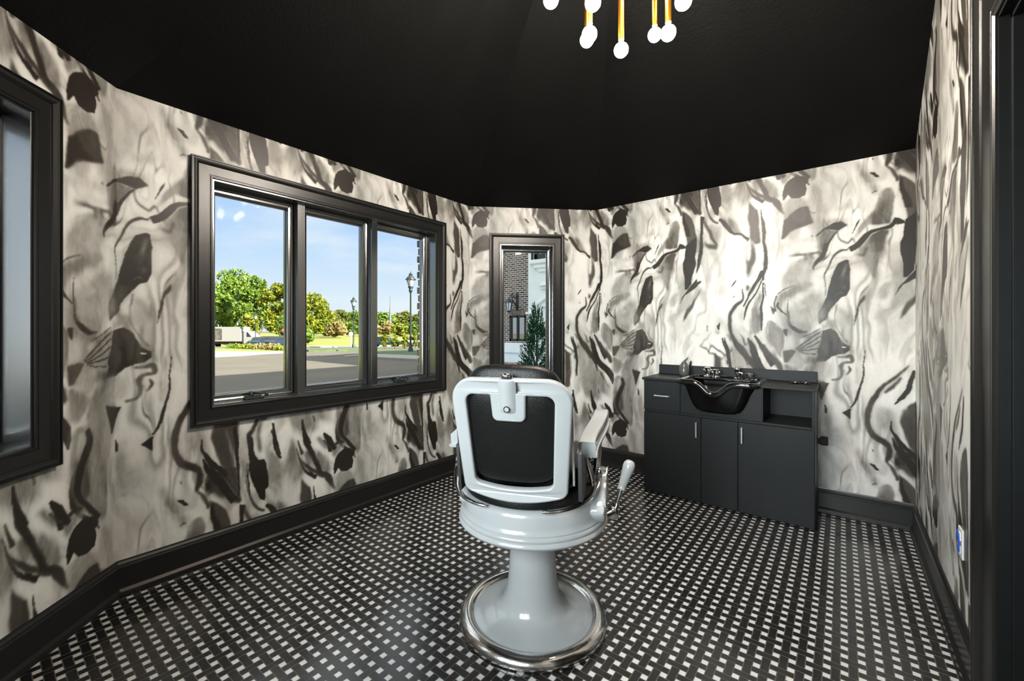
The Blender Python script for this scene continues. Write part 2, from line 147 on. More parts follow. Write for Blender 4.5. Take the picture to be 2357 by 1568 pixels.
    '1,1321 592,1335 592,1344;56,9.2,90,1016,1330 1034,1379 1077,1350 1064,1253 1077,1157 1042,1176 1011,1253;40,2,80,1013,1278 1014,1288 1016,1301 1018,1316 1021,13'
    '29 1023,1344 1026,1359 1030,1371 1034,1376 1043,1374 1055,1365 1068,1355 1076,1348 1078,1352 1070,1359 1058,1369 1044,1378 1033,1381 1026,1373 1021,1360 1018,13'
    '45 1016,1331 1013,1317 1012,1302 1011,1288 1010,1279;20,2,100,1042,1489 1071,1462 1062,1427 1051,1453;40,3.9,90,879,1674 903,1646 889,1610 875,1627;10,1,100,806'
    ',1708 801,1702 795,1695 787,1686 781,1679 776,1671 771,1664 767,1658 764,1653 766,1651 770,1655 775,1659 781,1665 787,1672 794,1680 800,1689 806,1698 810,1703;1'
    '5,1,100,787,1584 786,1581 785,1576 784,1572 783,1568 787,1567 788,1570 789,1575 791,1580 791,1583;33,3.9,70,876,1790 877,1775 878,1751 880,1730 889,1718 901,172'
    '7 914,1747 927,1769 936,1784 933,1786 924,1772 911,1750 897,1731 889,1724 886,1731 884,1751 884,1774 883,1790;35,3.9,90,879,1859 935,1853 916,1782 893,1726 884,'
    '1763;30,5.2,90,599,1108 607,1108 618,1107 629,1105 636,1103 640,1099 645,1094 649,1086 653,1076 658,1063 662,1046 666,1030 668,1018 683,1023 680,1034 677,1050 6'
    '72,1068 668,1083 664,1094 659,1104 653,1113 644,1121 632,1124 619,1125 607,1124 600,1124;50,9.2,60,676,1880 696,1878 701,1752 676,1715 666,1771;40,3.3,90,205,12'
    '01 201,1188 196,1168 190,1146 185,1124 182,1102 178,1079 175,1055 173,1031 171,1004 171,974 170,948 170,930 176,930 177,948 178,974 179,1003 181,1030 183,1054 1'
    '86,1078 189,1100 192,1122 196,1144 201,1167 205,1186 208,1200;60,5.5,80,195,1131 207,1139 201,955 183,923 183,1054;17,2.7,100,211,1170 210,1149 208,1119 207,108'
    '6 205,1055 203,1027 201,998 199,971 196,948 192,931 187,917 181,903 176,887 171,869 168,850 164,833 160,817 153,802 145,788 138,776 132,767 138,761 144,769 152,'
    '781 162,795 170,811 177,828 182,846 186,865 190,882 194,897 198,911 202,927 205,947 207,971 209,998 210,1027 211,1055 212,1086 213,1119 214,1149 214,1170;7,1.6,'
    '100,91,724 129,752 138,757 132,733 135,683;12,1.6,100,1376,765 1377,760 1379,753 1382,746 1383,739 1385,731 1386,722 1387,714 1388,709 1397,711 1397,717 1396,72'
    '5 1395,735 1393,744 1390,751 1386,758 1382,764 1379,768;60,3.3,80,22,767 23,760 26,751 28,742 30,735 36,739 34,745 31,754 27,762 25,769;60,10.9,50,282,796 344,7'
    '73 366,731 310,649 265,628 253,717;20,4.4,100,434,1077 427,1068 417,1056 405,1042 393,1029 381,1016 367,1003 352,989 338,975 326,961 314,948 303,934 291,918 280'
    ',901 269,883 258,864 248,846 240,830 232,813 226,797 221,781 216,765 211,749 208,731 207,713 207,693 208,671 211,649 216,629 223,610 233,593 244,579 255,566 268'
    ',556 281,548 293,542 302,536 311,529 318,523 323,518 326,512 328,502 329,488 328,473 327,461 326,450 324,440 322,431 320,424 333,418 336,424 341,433 345,445 349'
    ',459 351,474 352,492 352,510 349,527 343,541 335,551 327,560 318,568 307,576 295,583 284,590 274,599 265,609 257,621 249,634 244,647 241,662 240,679 241,697 242'
    ',714 243,728 245,741 248,755 251,770 255,784 259,799 263,814 269,830 277,848 286,866 296,885 306,901 316,916 326,930 337,943 349,956 362,970 376,984 391,998 403'
    ',1013 415,1029 424,1046 432,1061 438,1072;30,4.4,90,392,999 384,988 374,972 363,955 353,940 342,926 330,912 319,899 311,890 320,873 329,881 341,892 355,905 368,'
    '920 379,937 390,956 399,973 405,985;66,2.2,90,413,1031 406,1022 397,1009 386,994 374,978 361,962 347,944 332,925 319,908 307,891 296,875 286,861 280,851 284,846'
    ' 291,855 300,869 312,885 324,901 337,918 352,936 366,955 379,972 390,989 401,1004 410,1018 416,1027;50,3.3,80,204,758 198,737 190,707 183,674 181,646 186,626 19'
    '5,609 206,595 217,580 229,565 242,550 255,537 263,528 266,531 257,541 245,554 232,570 220,585 209,599 198,613 189,628 185,647 187,673 195,705 203,735 209,756;11'
    ',2.7,100,456,1042 453,1030 447,1013 441,994 436,976 433,960 430,945 428,932 425,921 420,909 413,896 405,883 397,869 388,853 379,836 370,821 364,810 367,807 375,'
    '815 386,826 399,839 411,851 420,864 430,877 439,891 447,907 451,924 454,941 455,956 457,970 460,987 463,1007 466,1024 468,1037;30,6.6,100,404,779 436,812 473,84'
    '2 509,849 535,752 524,637 483,544 452,568 425,614 398,691;11,2.7,100,346,695 346,680 347,659 350,636 354,615 362,596 371,580 382,564 392,550 402,536 414,522 424'
    ',509 434,497 444,485 454,472 462,461 468,453 482,473 476,481 468,492 458,505 448,518 438,530 426,542 415,555 405,568 394,581 383,595 374,609 366,624 360,642 355'
    ',662 352,682 349,696;11,2.7,100,349,586 352,574 355,555 360,534 367,515 375,499 385,485 394,472 404,460 413,446 424,431 434,417 442,404 450,392 457,379 463,369 '
    '467,361 483,378 480,386 475,398 468,412 461,426 453,441 444,457 435,473 425,488 415,502 405,514 395,525 386,537 378,550 368,566 360,580 354,590;35,7.7,90,366,48'
    '0 414,445 465,353 465,331 430,346 398,383 377,378;12,3.3,100,368,449 369,440 369,426 370,413 370,404 394,414 392,422 389,435 386,447 385,455;55,3.3,80,1372,474 '
    '1382,477 1395,481 1409,484 1422,485 1436,480 1450,472 1463,464 1472,459 1474,463 1465,469 1453,478 1438,486 1424,491 1409,490 1394,486 1381,480 1372,477;27,6.5,'
    '95,414,746 475,740 499,720 513,507 523,394 521,328 484,432 456,511 423,583 407,662;12,2.8,100,505,740 506,718 507,686 509,650 511,617 513,588 516,559 518,531 52'
    '0,505 523,482 525,461 527,441 528,420 527,397 526,371 525,349 524,333 532,330 533,346 535,368 537,393 538,417 539,438 538,458 537,479 536,502 535,528 534,556 53'
    '2,585 531,615 528,648 526,683 524,716 522,738;60,3.7,70,466,735 469,715 474,686 479,653 485,622 491,591 499,558 505,528 510,507 517,507 514,528 509,558 504,591 '
    '498,622 492,654 485,687 479,716 475,736;12,2.8,100,354,652 355,642 356,628 357,612 361,596 366,582 372,568 379,554 387,540 395,525 405,511 414,497 423,482 431,4'
    '67 439,452 447,436 455,420 464,404 472,388 481,371 489,356 499,340 509,323 519,309 525,299 531,303 525,313 517,328 507,345 499,361 491,377 483,393 474,409 466,4'
    '25 458,441 450,457 442,473 433,489 424,504 414,519 405,533 397,547 389,560 381,573 374,586 369,598 365,612 361,628 358,642 356,652;12,2.8,100,359,545 363,533 37'
    '0,517 378,499 386,482 394,465 403,449 412,432 421,416 430,401 439,386 448,371 457,355 467,339 477,321 486,304 493,293 515,308 507,319 497,334 485,351 474,368 46'
    '4,382 454,397 445,411 435,426 426,441 416,457 406,473 397,488 387,504 377,521 368,536 362,547;42,6.5,90,543,544 573,543 583,433 583,377 553,380 538,445;14,2.3,1'
    '00,584,478 583,465 581,447 580,427 580,406 580,383 582,358 583,335 584,319 592,318 591,334 589,356 588,381 587,404 587,425 587,446 587,464 588,477;6,2.8,100,583'
    ',687 604,655 614,573 645,497 678,471 694,426 697,344 688,329 614,356 604,393 593,487 583,591 573,661;20,4.6,100,627,768 621,756 612,739 603,721 595,708 589,700 '
    '582,696 575,688 571,674 572,655 576,633 581,613 584,600 602,600 601,614 598,633 596,653 595,666 597,671 599,675 605,682 613,693 620,708 629,727 637,745 642,758;'
    '35,5.6,90,651,756 646,743 639,723 631,700 627,680 625,662 626,645 627,629 630,613 633,596 638,579 643,564 647,553 655,553 654,564 653,579 652,596 651,613 648,62'
    '8 646,643 643,658 643,674 646,694 652,716 657,737 661,751;10,1.9,100,708,680 710,671 714,658 718,644 720,630 722,616 723,601 724,586 726,570 730,553 735,536 741'
    ',521 746,509 751,500 755,494 759,491 762,488 771,494 770,497 769,501 767,506 764,514 758,526 751,540 744,556 739,570 737,584 736,599 735,615 733,630 729,645 723'
    ',660 717,672 713,681;57,8.4,80,688,568 738,539 772,454 778,380 744,354 699,402;42,7.4,80,807,554 854,543 884,426 878,366 836,407 807,493;18,4.6,100,902,663 927,'
    '590 965,526 997,449 1037,356 1063,303 1010,337 971,442 915,555;12,3.7,100,863,541 869,515 877,479 887,440 897,408 907,385 918,368 929,354 940,341 954,327 969,31'
    '3 982,302 991,295 1004,322 994,327 980,335 965,344 952,354 940,365 929,376 918,390 908,410 897,440 885,479 875,516 868,541;10,2.8,100,1041,551 1046,544 1054,534'
    ' 1062,522 1069,511 1074,500 1079,486 1083,473 1086,463 1106,466 1103,475 1098,488 1092,504 1085,518 1075,530 1063,541 1053,550 1046,556;25,2.3,100,719,1245 723,'
    '1225 729,1195 734,1162 738,1131 743,1103 746,1077 748,1049 751,1017 751,977 750,930 748,887 748,858 755,857 757,887 761,930 764,977 765,1017 764,1049 761,1078 7'
    '57,1105 753,1133 747,1164 738,1197 731,1226 726,1247;14,2.3,100,887,1244 893,1217 901,1177 910,1133 918,1094 927,1059 934,1026 941,994 948,968 953,945 959,926 9'
    '62,911 966,900 975,901 975,912 973,928 972,948 969,972 963,999 956,1030 948,1064 939,1099 929,1138 917,1181 907,1220 898,1247;18,3.4,100,652,1115 682,1041 693,9'
    '49 652,893;50,9.2,70,775,1189 835,1131 870,902 811,879 775,1017;55,17.4,90,785,1074 874,1086 938,974 1003,823 1003,624 874,626 798,752 772,926;45,11.2,90,823,62'
    '7 874,527 925,376 849,279 785,430;30,7.5,90,645,1100 696,1087 709,902 683,754 645,754;18,3.1,100,713,1221 717,1204 723,1179 730,1151 736,1122 740,1094 744,1064 '
    '747,1032 750,1000 753,964 755,924 757,889 758,864 765,864 767,889 768,924 768,964 768,1001 767,1033 765,1065 763,1097 758,1126 751,1155 743,1184 736,1208 730,12'
    '26;18,3.1,100,788,1218 796,1199 811,1171 826,1141 842,1114 857,1094 871,1078 886,1065 897,1051 908,1032 922,1009 934,987 942,972 955,976 951,993 946,1018 939,10'
    '45 929,1071 914,1090 898,1105 883,1118 869,1133 853,1156 835,1184 819,1210 808,1228;13,3.1,100,710,728 713,704 719,671 724,634 730,602 738,576 747,551 755,530 7'
    '61,516 771,518 767,534 763,555 757,580 750,606 743,637 734,673 726,706 720,729;16,2.5,100,898,712 900,696 900,673 903,647 907,622 915,599 927,575 936,554 945,54'
    '0 963,548 958,563 949,584 939,607 931,629 924,651 917,676 911,698 907,713;22,2.5,100,870,588 876,567 883,537 890,507 895,486 917,492 910,512 897,541 886,570 878'
    ',590;12,3.1,100,890,1218 896,1205 903,1186 912,1165 919,1143 925,1120 931,1095 937,1068 944,1043 952,1021 959,1000 969,980 982,960 999,942 1017,927 1033,914 104'
    '7,903 1060,891 1071,880 1080,871 1088,862 1099,846 1110,825 1120,804 1127,789 1135,790 1137,807 1142,831 1144,859 1142,884 1133,905 1120,922 1106,935 1091,947 1'
    '074,960 1055,972 1038,982 1024,993 1012,1006 1001,1020 990,1037 980,1055 972,1077 965,1102 959,1128 951,1153 940,1175 928,1196 918,1214 911,1227;25,6.2,100,964,'
    '1175 974,1159 989,1135 1005,1109 1021,1086 1037,1068 1052,1053 1065,1040 1076,1029 1086,1018 1095,1007 1103,996 1109,989 1135,1001 1132,1010 1129,1023 1123,1039'
    ' 1115,1055 1104,1071 1091,1086 1078,1100 1064,1116 1049,1136 1030,1160 1013,1182 1001,1197;60,12.4,90,951,925 1003,903 1109,788 1122,655 1003,705 951,813;40,3.7'
    ',100,948,972 962,950 982,918 1004,883 1024,852 1043,823 1063,795 1080,771 1092,754 1099,758 1088,776 1072,801 1054,830 1035,859 1015,890 991,924 970,955 955,976'
    ';30,2.5,100,972,727 973,719 976,707 978,696 980,688 988,690 986,698 984,709 981,721 980,729;42,9.9,90,1135,862 1211,879 1261,835 1274,718 1236,559 1173,528 1135'
    ',620;62,5,90,1186,842 1218,856 1224,797 1186,710 1173,745;50,11.2,90,1261,906 1335,934 1359,784 1371,668 1335,524 1261,491 1249,656 1286,754;13,3.1,100,1212,851'
    ' 1215,841 1220,827 1223,812 1222,799 1215,783 1204,763 1191,740 1180,716 1171,693 1164,670 1158,647 1155,624 1156,603 1160,583 1166,565 1175,547 1186,532 1201,5'
    '19 1215,507 1228,493 1242,476 1258,455 1271,436 1280,423 1297,436 1288,449 1274,467 1259,488 1245,507 1231,522 1217,535 1205,547 1197,560 1192,575 1190,591 1189'
    ',608 1191,625 1195,643 1201,663 1209,684 1217,705 1227,726 1239,749 1250,773 1256,796 1255,819 1248,838 1241,852 1236,861;18,3.1,100,1329,940 1401,924 1359,795;'
    '45,7.5,100,995,576 1002,567 1011,554 1021,540 1029,528 1037,517 1046,504 1053,493 1059,486 1080,497 1077,506 1072,519 1065,533 1056,547 1045,559 1032,571 1019,5'
    '81 1010,588;12,2.5,100,1044,596 1048,584 1055,567 1063,549 1072,531 1085,514 1101,496 1116,479 1127,468 1143,478 1136,492 1128,513 1117,535 1106,554 1093,569 10'
    '78,583 1065,595 1055,603;20,3.7,100,1132,492 1138,495 1147,499 1155,502 1160,504 1168,504 1178,504 1189,502 1196,501 1201,513 1195,516 1185,520 1173,524 1160,52'
    '5 1148,522 1137,516 1129,510 1124,506')  # some grey washes deepen the print to carry the near-left wall's shade
import bpy, bmesh, math, random
import numpy as np
from mathutils import Vector, Matrix
PI = math.pi
C = bpy.context.scene.collection
rad = math.radians
H = 1.30                       # eye height of the photographer
S38, C38 = math.sin(rad(38)), math.cos(rad(38))

# The long window wall runs along +Y, the basin wall along X.
def yard(a, d):
    """point outdoors: a metres to the side and d metres out along the viewing axis -> room axes"""
    return (C38*a - S38*d, S38*a + C38*d)

# ------------------------------------------------------------------ materials
def new_mat(name):
    m = bpy.data.materials.new(name); m.use_nodes = True
    nt = m.node_tree; b = nt.nodes['Principled BSDF']
    return m, nt, b
def mat(name, col, rough=.5, metal=0.0, coat=0.0, spec=.5, noise=0.0, nscale=20.0, bump=0.0, bscale=80.0, col2=None, stretch=None, emis=0.0, ecol=None):
    m, nt, b = new_mat(name)
    b.inputs['Base Color'].default_value = (*col, 1)
    b.inputs['Roughness'].default_value = rough
    b.inputs['Metallic'].default_value = metal
    b.inputs['Coat Weight'].default_value = coat
    b.inputs['Coat Roughness'].default_value = .06
    b.inputs['Specular IOR Level'].default_value = spec
    if emis:
        b.inputs['Emission Color'].default_value = (*(ecol or col), 1); b.inputs['Emission Strength'].default_value = emis
    tc = nt.nodes.new('ShaderNodeTexCoord')
    src = tc.outputs['Object']
    if stretch:
        mp = nt.nodes.new('ShaderNodeMapping'); mp.inputs['Scale'].default_value = stretch
        nt.links.new(src, mp.inputs['Vector']); src = mp.outputs['Vector']
    if noise or col2:
        n = nt.nodes.new('ShaderNodeTexNoise'); n.inputs['Scale'].default_value = nscale; n.inputs['Detail'].default_value = 6
        nt.links.new(src, n.inputs['Vector'])
        r = nt.nodes.new('ShaderNodeValToRGB')
        c2 = col2 or tuple(min(1, c*(1+noise)) for c in col); c1 = col if col2 else tuple(c*(1-noise) for c in col)
        r.color_ramp.elements[0].color = (*c1, 1); r.color_ramp.elements[1].color = (*c2, 1)
        r.color_ramp.elements[0].position = .35; r.color_ramp.elements[1].position = .65
        nt.links.new(n.outputs['Fac'], r.inputs['Fac']); nt.links.new(r.outputs['Color'], b.inputs['Base Color'])
    if bump:
        n2 = nt.nodes.new('ShaderNodeTexNoise'); n2.inputs['Scale'].default_value = bscale; n2.inputs['Detail'].default_value = 4
        nt.links.new(src, n2.inputs['Vector'])
        bp = nt.nodes.new('ShaderNodeBump'); bp.inputs['Strength'].default_value = bump; bp.inputs['Distance'].default_value = .01
        nt.links.new(n2.outputs['Fac'], bp.inputs['Height']); nt.links.new(bp.outputs['Normal'], b.inputs['Normal'])
    return m

M = {}
M['trim'] = mat('satin black paint', (.011, .0105, .010), .33, spec=.45, bump=.015, bscale=40)
M['ceil'] = mat('black ceiling paint', (.0020, .0020, .0019), .65, spec=.14, bump=.3, bscale=60, noise=.15, nscale=3)
M['lamin'] = mat('black laminate', (.0058, .0072, .0078), .45, spec=.36, bump=.1, bscale=300)
M['gloss'] = mat('gloss black lacquer', (.020, .021, .021), .24, coat=1.0, spec=1.0, noise=.05)
M['gloss'].node_tree.nodes['Principled BSDF'].inputs['Coat IOR'].default_value = 2.1
M['gloss'].node_tree.nodes['Principled BSDF'].inputs['Coat Roughness'].default_value = .16
M['edge'] = mat('cut laminate edge', (.004, .004, .004), .6)
M['white'] = mat('white porcelain enamel', (.405, .42, .425), .17, coat=.4, noise=.03, nscale=6)
M['chrome'] = mat('worn chrome', (.62, .61, .59), .17, metal=1, noise=.18, nscale=9, bump=.08, bscale=30)
M['bright'] = mat('bright chrome', (.82, .82, .82), .06, metal=1, noise=.04)
M['leather'] = mat('black leather', (.006, .006, .006), .33, spec=.38, bump=.22, bscale=260)
M['leather2'] = mat('dark grey leather', (.035, .035, .034), .5, bump=.25, bscale=200)
M['brass'] = mat('polished brass', (.50, .215, .012), .30, metal=1, noise=.05)
M['basin'] = mat('gloss black basin', (.006, .006, .006), .07, coat=.8, noise=.1)
M['bowl'] = mat('black basin body', (.003, .003, .003), .22, spec=.25, noise=.1)
M['bolt'] = mat('black rubber', (.01, .01, .01), .7, noise=.2)
M['alu'] = mat('brushed aluminium', (.75, .76, .78), .3, metal=1, noise=.05, nscale=60)
M['plate'] = mat('white plastic', (.78, .78, .76), .35, noise=.02)
M['tape'] = mat('blue painter tape', (.01, .10, .62), .6, noise=.05)
M['asphalt'] = mat('asphalt', (.088, .076, .056), .9, noise=.10, nscale=.6, bump=.3, bscale=40)
M['concrete'] = mat('pale concrete', (.24, .225, .195), .85, noise=.08, nscale=2)
M['lawn'] = mat('lawn', (.11, .15, .02), .9, col2=(.20, .21, .04), nscale=.35)
M['drylawn'] = mat('dry lawn', (.20, .17, .035), .9, col2=(.13, .19, .025), nscale=.12)
M['darklawn'] = mat('clipped grass', (.055, .085, .025), .9, noise=.2, nscale=2)
M['stucco'] = mat('white stucco', (.86, .88, .86), .8, noise=.03, nscale=3, bump=.1)
M['slate'] = mat('blue grey paving', (.16, .22, .30), .7, col2=(.32, .42, .52), nscale=2.5, stretch=(.4, 3, 1))
M['post'] = mat('dark green black paint', (.012, .022, .022), .45, noise=.1)
M['truckw'] = mat('truck white', (.235, .228, .215), .5, noise=.05)
M['truckp'] = mat('faded truck panel', (.04, .038, .032), .7, col2=(.12, .11, .09), nscale=1.5)
M['rust'] = mat('brown chassis', (.14, .07, .045), .8, noise=.3, nscale=3)
M['tyre'] = mat('tyre', (.02, .02, .02), .8, noise=.2)
M['carblue'] = mat('blue car paint', (.008, .025, .05), .3, coat=.1, noise=.1)
M['carwhite'] = mat('white car paint', (.6, .65, .7), .25, coat=.5, noise=.05)
M['carglass'] = mat('car glass', (.015, .018, .02), .4, noise=.1)
M['red'] = mat('sign red', (.55, .03, .03), .5, noise=.05)
M['signw'] = mat('sign white', (.8, .8, .8), .5, noise=.03)
M['bark'] = mat('bark', (.10, .075, .05), .9, noise=.3, nscale=8)
M['steel'] = mat('grey steel', (.45, .47, .5), .5, metal=.6, noise=.1)
M['lampglass'] = mat('lamp glass', (.75, .78, .78), .25, noise=.05)
M['dark2'] = mat('flat black door jamb paint', (.006, .007, .007), .5, spec=.25, noise=.1)
M['dark'] = mat('dark room finish', (.01, .01, .01), .8, noise=.1)

def leafmat(name, c1, c2, trans=.35):
    m, nt, b = new_mat(name)
    tc = nt.nodes.new('ShaderNodeTexCoord'); n = nt.nodes.new('ShaderNodeTexNoise')
    n.inputs['Scale'].default_value = .55; n.inputs['Detail'].default_value = 8; n.inputs['Roughness'].default_value = .7
    nt.links.new(tc.outputs['Object'], n.inputs['Vector'])
    r = nt.nodes.new('ShaderNodeValToRGB'); r.color_ramp.elements[0].position = .38; r.color_ramp.elements[1].position = .62
    r.color_ramp.elements[0].color = (*c1, 1); r.color_ramp.elements[1].color = (*c2, 1)
    nt.links.new(n.outputs['Fac'], r.inputs['Fac'])
    nt.links.new(r.outputs['Color'], b.inputs['Base Color']); b.inputs['Roughness'].default_value = .6
    t = nt.nodes.new('ShaderNodeBsdfTranslucent'); nt.links.new(r.outputs['Color'], t.inputs['Color'])
    mx = nt.nodes.new('ShaderNodeMixShader'); mx.inputs[0].default_value = trans
    nt.links.new(b.outputs[0], mx.inputs[1]); nt.links.new(t.outputs[0], mx.inputs[2])
    nt.links.new(mx.outputs[0], nt.nodes['Material Output'].inputs['Surface'])
    return m
M['leaf1'] = leafmat('mid green leaves', (.050, .105, .008), (.145, .22, .02))
M['leaf2'] = leafmat('fresh green leaves', (.065, .135, .010), (.18, .26, .03))
M['leaf3'] = leafmat('yellow green leaves', (.10, .14, .006), (.24, .25, .015))
M['leaf4'] = leafmat('peach autumn leaves', (.20, .16, .05), (.34, .26, .11))
M['leaf5'] = leafmat('olive treeline leaves', (.055, .085, .008), (.15, .15, .02))
M['leaf6'] = leafmat('dark conifer needles', (.006, .05, .016), (.02, .14, .035), .15)

# glass: thin pane, mostly see-through, mirror-like only towards grazing
def glass_mat(name, tint=(.97, .99, .985), base=.05, k=.7):
    m, nt, b = new_mat(name); nt.nodes.remove(b)
    t = nt.nodes.new('ShaderNodeBsdfTransparent'); t.inputs[0].default_value = (*tint, 1)
    g = nt.nodes.new('ShaderNodeBsdfGlossy'); g.inputs['Roughness'].default_value = .0
    lw = nt.nodes.new('ShaderNodeLayerWeight'); lw.inputs['Blend'].default_value = .5
    p = nt.nodes.new('ShaderNodeMath'); p.operation = 'POWER'; p.inputs[1].default_value = 4
    nt.links.new(lw.outputs['Facing'], p.inputs[0])
    a = nt.nodes.new('ShaderNodeMath'); a.operation = 'MULTIPLY_ADD'; a.inputs[1].default_value = k; a.inputs[2].default_value = base; a.use_clamp = True
    nt.links.new(p.outputs[0], a.inputs[0])
    mx = nt.nodes.new('ShaderNodeMixShader')
    nt.links.new(a.outputs[0], mx.inputs[0]); nt.links.new(t.outputs[0], mx.inputs[1]); nt.links.new(g.outputs[0], mx.inputs[2])
    nt.links.new(mx.outputs[0], nt.nodes['Material Output'].inputs['Surface'])
    return m
M['glass'] = glass_mat('window glass', base=.004, k=.10)
M['glass3'] = glass_mat('reflective window glass', base=.010, k=.10)
M['glass2'] = glass_mat('anti-glare window glass', base=.0006, k=.05)
M['mirror'] = glass_mat('dark reflecting glass', (.02, .025, .025), .5)
def frosted():
    m, nt, b = new_mat('frosted film glass'); nt.nodes.remove(b)
    t = nt.nodes.new('ShaderNodeBsdfTranslucent'); t.inputs[0].default_value = (.93, .97, .97, 1)
    g = nt.nodes.new('ShaderNodeBsdfGlossy'); g.inputs['Roughness'].default_value = .25; g.inputs[0].default_value = (.8, .85, .85, 1)
    n = nt.nodes.new('ShaderNodeTexNoise'); n.inputs['Scale'].default_value = 30
    bp = nt.nodes.new('ShaderNodeBump'); bp.inputs['Strength'].default_value = .03
    nt.links.new(n.outputs['Fac'], bp.inputs['Height']); nt.links.new(bp.outputs[0], g.inputs['Normal'])
    mx = nt.nodes.new('ShaderNodeMixShader'); mx.inputs[0].default_value = .12
    nt.links.new(t.outputs[0], mx.inputs[1]); nt.links.new(g.outputs[0], mx.inputs[2])
    nt.links.new(mx.outputs[0], nt.nodes['Material Output'].inputs['Surface'])
    return m
M['frost'] = frosted()
def bulb_mat():
    m, nt, b = new_mat('lit bulb glass')
    b.inputs['Base Color'].default_value = (1, .95, .85, 1)
    b.inputs['Emission Color'].default_value = (1.0, .915, .80, 1)
    b.inputs['Emission Strength'].default_value = BULB
    return m

def mth(nt, op, a, b=None, c=None):
    n = nt.nodes.new('ShaderNodeMath'); n.operation = op
    for i, v in enumerate((a, b, c)):
        if v is None: continue
        if isinstance(v, (int, float)): n.inputs[i].default_value = v
        else: nt.links.new(v, n.inputs[i])
    return n.outputs[0]
def tile_mat():
    """basket-weave mosaic: black bars with a small white dot at every lattice point"""
    m, nt, b = new_mat('basket weave mosaic')
    tc = nt.nodes.new('ShaderNodeTexCoord'); sp = nt.nodes.new('ShaderNodeSeparateXYZ')
    nt.links.new(tc.outputs['Object'], sp.inputs[0])
    p, d, g = .0539, .47, .028
    X = mth(nt, 'MULTIPLY', mth(nt, 'ADD', sp.outputs['X'], .153 + .0539*200), 1/p)
    Y = mth(nt, 'MULTIPLY', mth(nt, 'ADD', sp.outputs['Y'], -3.332 + .0539*200), 1/p)
    def near(v): return mth(nt, 'ABSOLUTE', mth(nt, 'SUBTRACT', v, mth(nt, 'ROUND', v)))
    ax, ay = near(X), near(Y)
    dx = mth(nt, 'LESS_THAN', ax, d/2); dy = mth(nt, 'LESS_THAN', ay, d/2)
    dot = mth(nt, 'MULTIPLY', dx, dy)
    par = mth(nt, 'MODULO', mth(nt, 'ADD', mth(nt, 'FLOOR', X), mth(nt, 'FLOOR', Y)), 2.0)   # 1 = odd cell
    odd = mth(nt, 'GREATER_THAN', par, .5); even = mth(nt, 'SUBTRACT', 1.0, odd)
    cenx = mth(nt, 'SUBTRACT', 1.0, dx); ceny = mth(nt, 'SUBTRACT', 1.0, dy)
    ly = mth(nt, 'LESS_THAN', mth(nt, 'ABSOLUTE', mth(nt, 'SUBTRACT', ay, d/2)), g)
    lx = mth(nt, 'LESS_THAN', mth(nt, 'ABSOLUTE', mth(nt, 'SUBTRACT', ax, d/2)), g)
    gy = mth(nt, 'MULTIPLY', ly, mth(nt, 'SUBTRACT', 1.0, mth(nt, 'MULTIPLY', odd, cenx)))
    gx = mth(nt, 'MULTIPLY', lx, mth(nt, 'SUBTRACT', 1.0, mth(nt, 'MULTIPLY', even, ceny)))
    gr = mth(nt, 'MAXIMUM', gx, gy)
    n = nt.nodes.new('ShaderNodeTexNoise'); n.inputs['Scale'].default_value = 9; nt.links.new(tc.outputs['Object'], n.inputs['Vector'])
    def mixc(f, a, bb):
        k = nt.nodes.new('ShaderNodeMix'); k.data_type = 'RGBA'
        nt.links.new(f, k.inputs[0])
        for i, v in ((6, a), (7, bb)):
            if isinstance(v, tuple): k.inputs[i].default_value = (*v, 1)
            else: nt.links.new(v, k.inputs[i])
        return k.outputs[2]
    blk = mixc(n.outputs['Fac'], (.008, .0075, .007), (.014, .013, .012))
    c1 = mixc(dot, blk, (.62, .61, .60))
    c2 = mixc(gr, c1, (.085, .082, .078))
    nt.links.new(c2, b.inputs['Base Color'])
    b.inputs['Specular IOR Level'].default_value = .5
    rr = mth(nt, 'MULTIPLY_ADD', gr, .4, .2); nt.links.new(rr, b.inputs['Roughness'])
    n2 = nt.nodes.new('ShaderNodeTexNoise'); n2.inputs['Scale'].default_value = 420; nt.links.new(tc.outputs['Object'], n2.inputs['Vector'])
    hgt = mth(nt, 'SUBTRACT', mth(nt, 'MULTIPLY', n2.outputs['Fac'], .25), mth(nt, 'MULTIPLY', gr, .5))
    bp = nt.nodes.new('ShaderNodeBump'); bp.inputs['Strength'].default_value = .25; bp.inputs['Distance'].default_value = .0012
    nt.links.new(hgt, bp.inputs['Height']); nt.links.new(bp.outputs[0], b.inputs['Normal'])
    return m
M['tile'] = tile_mat()

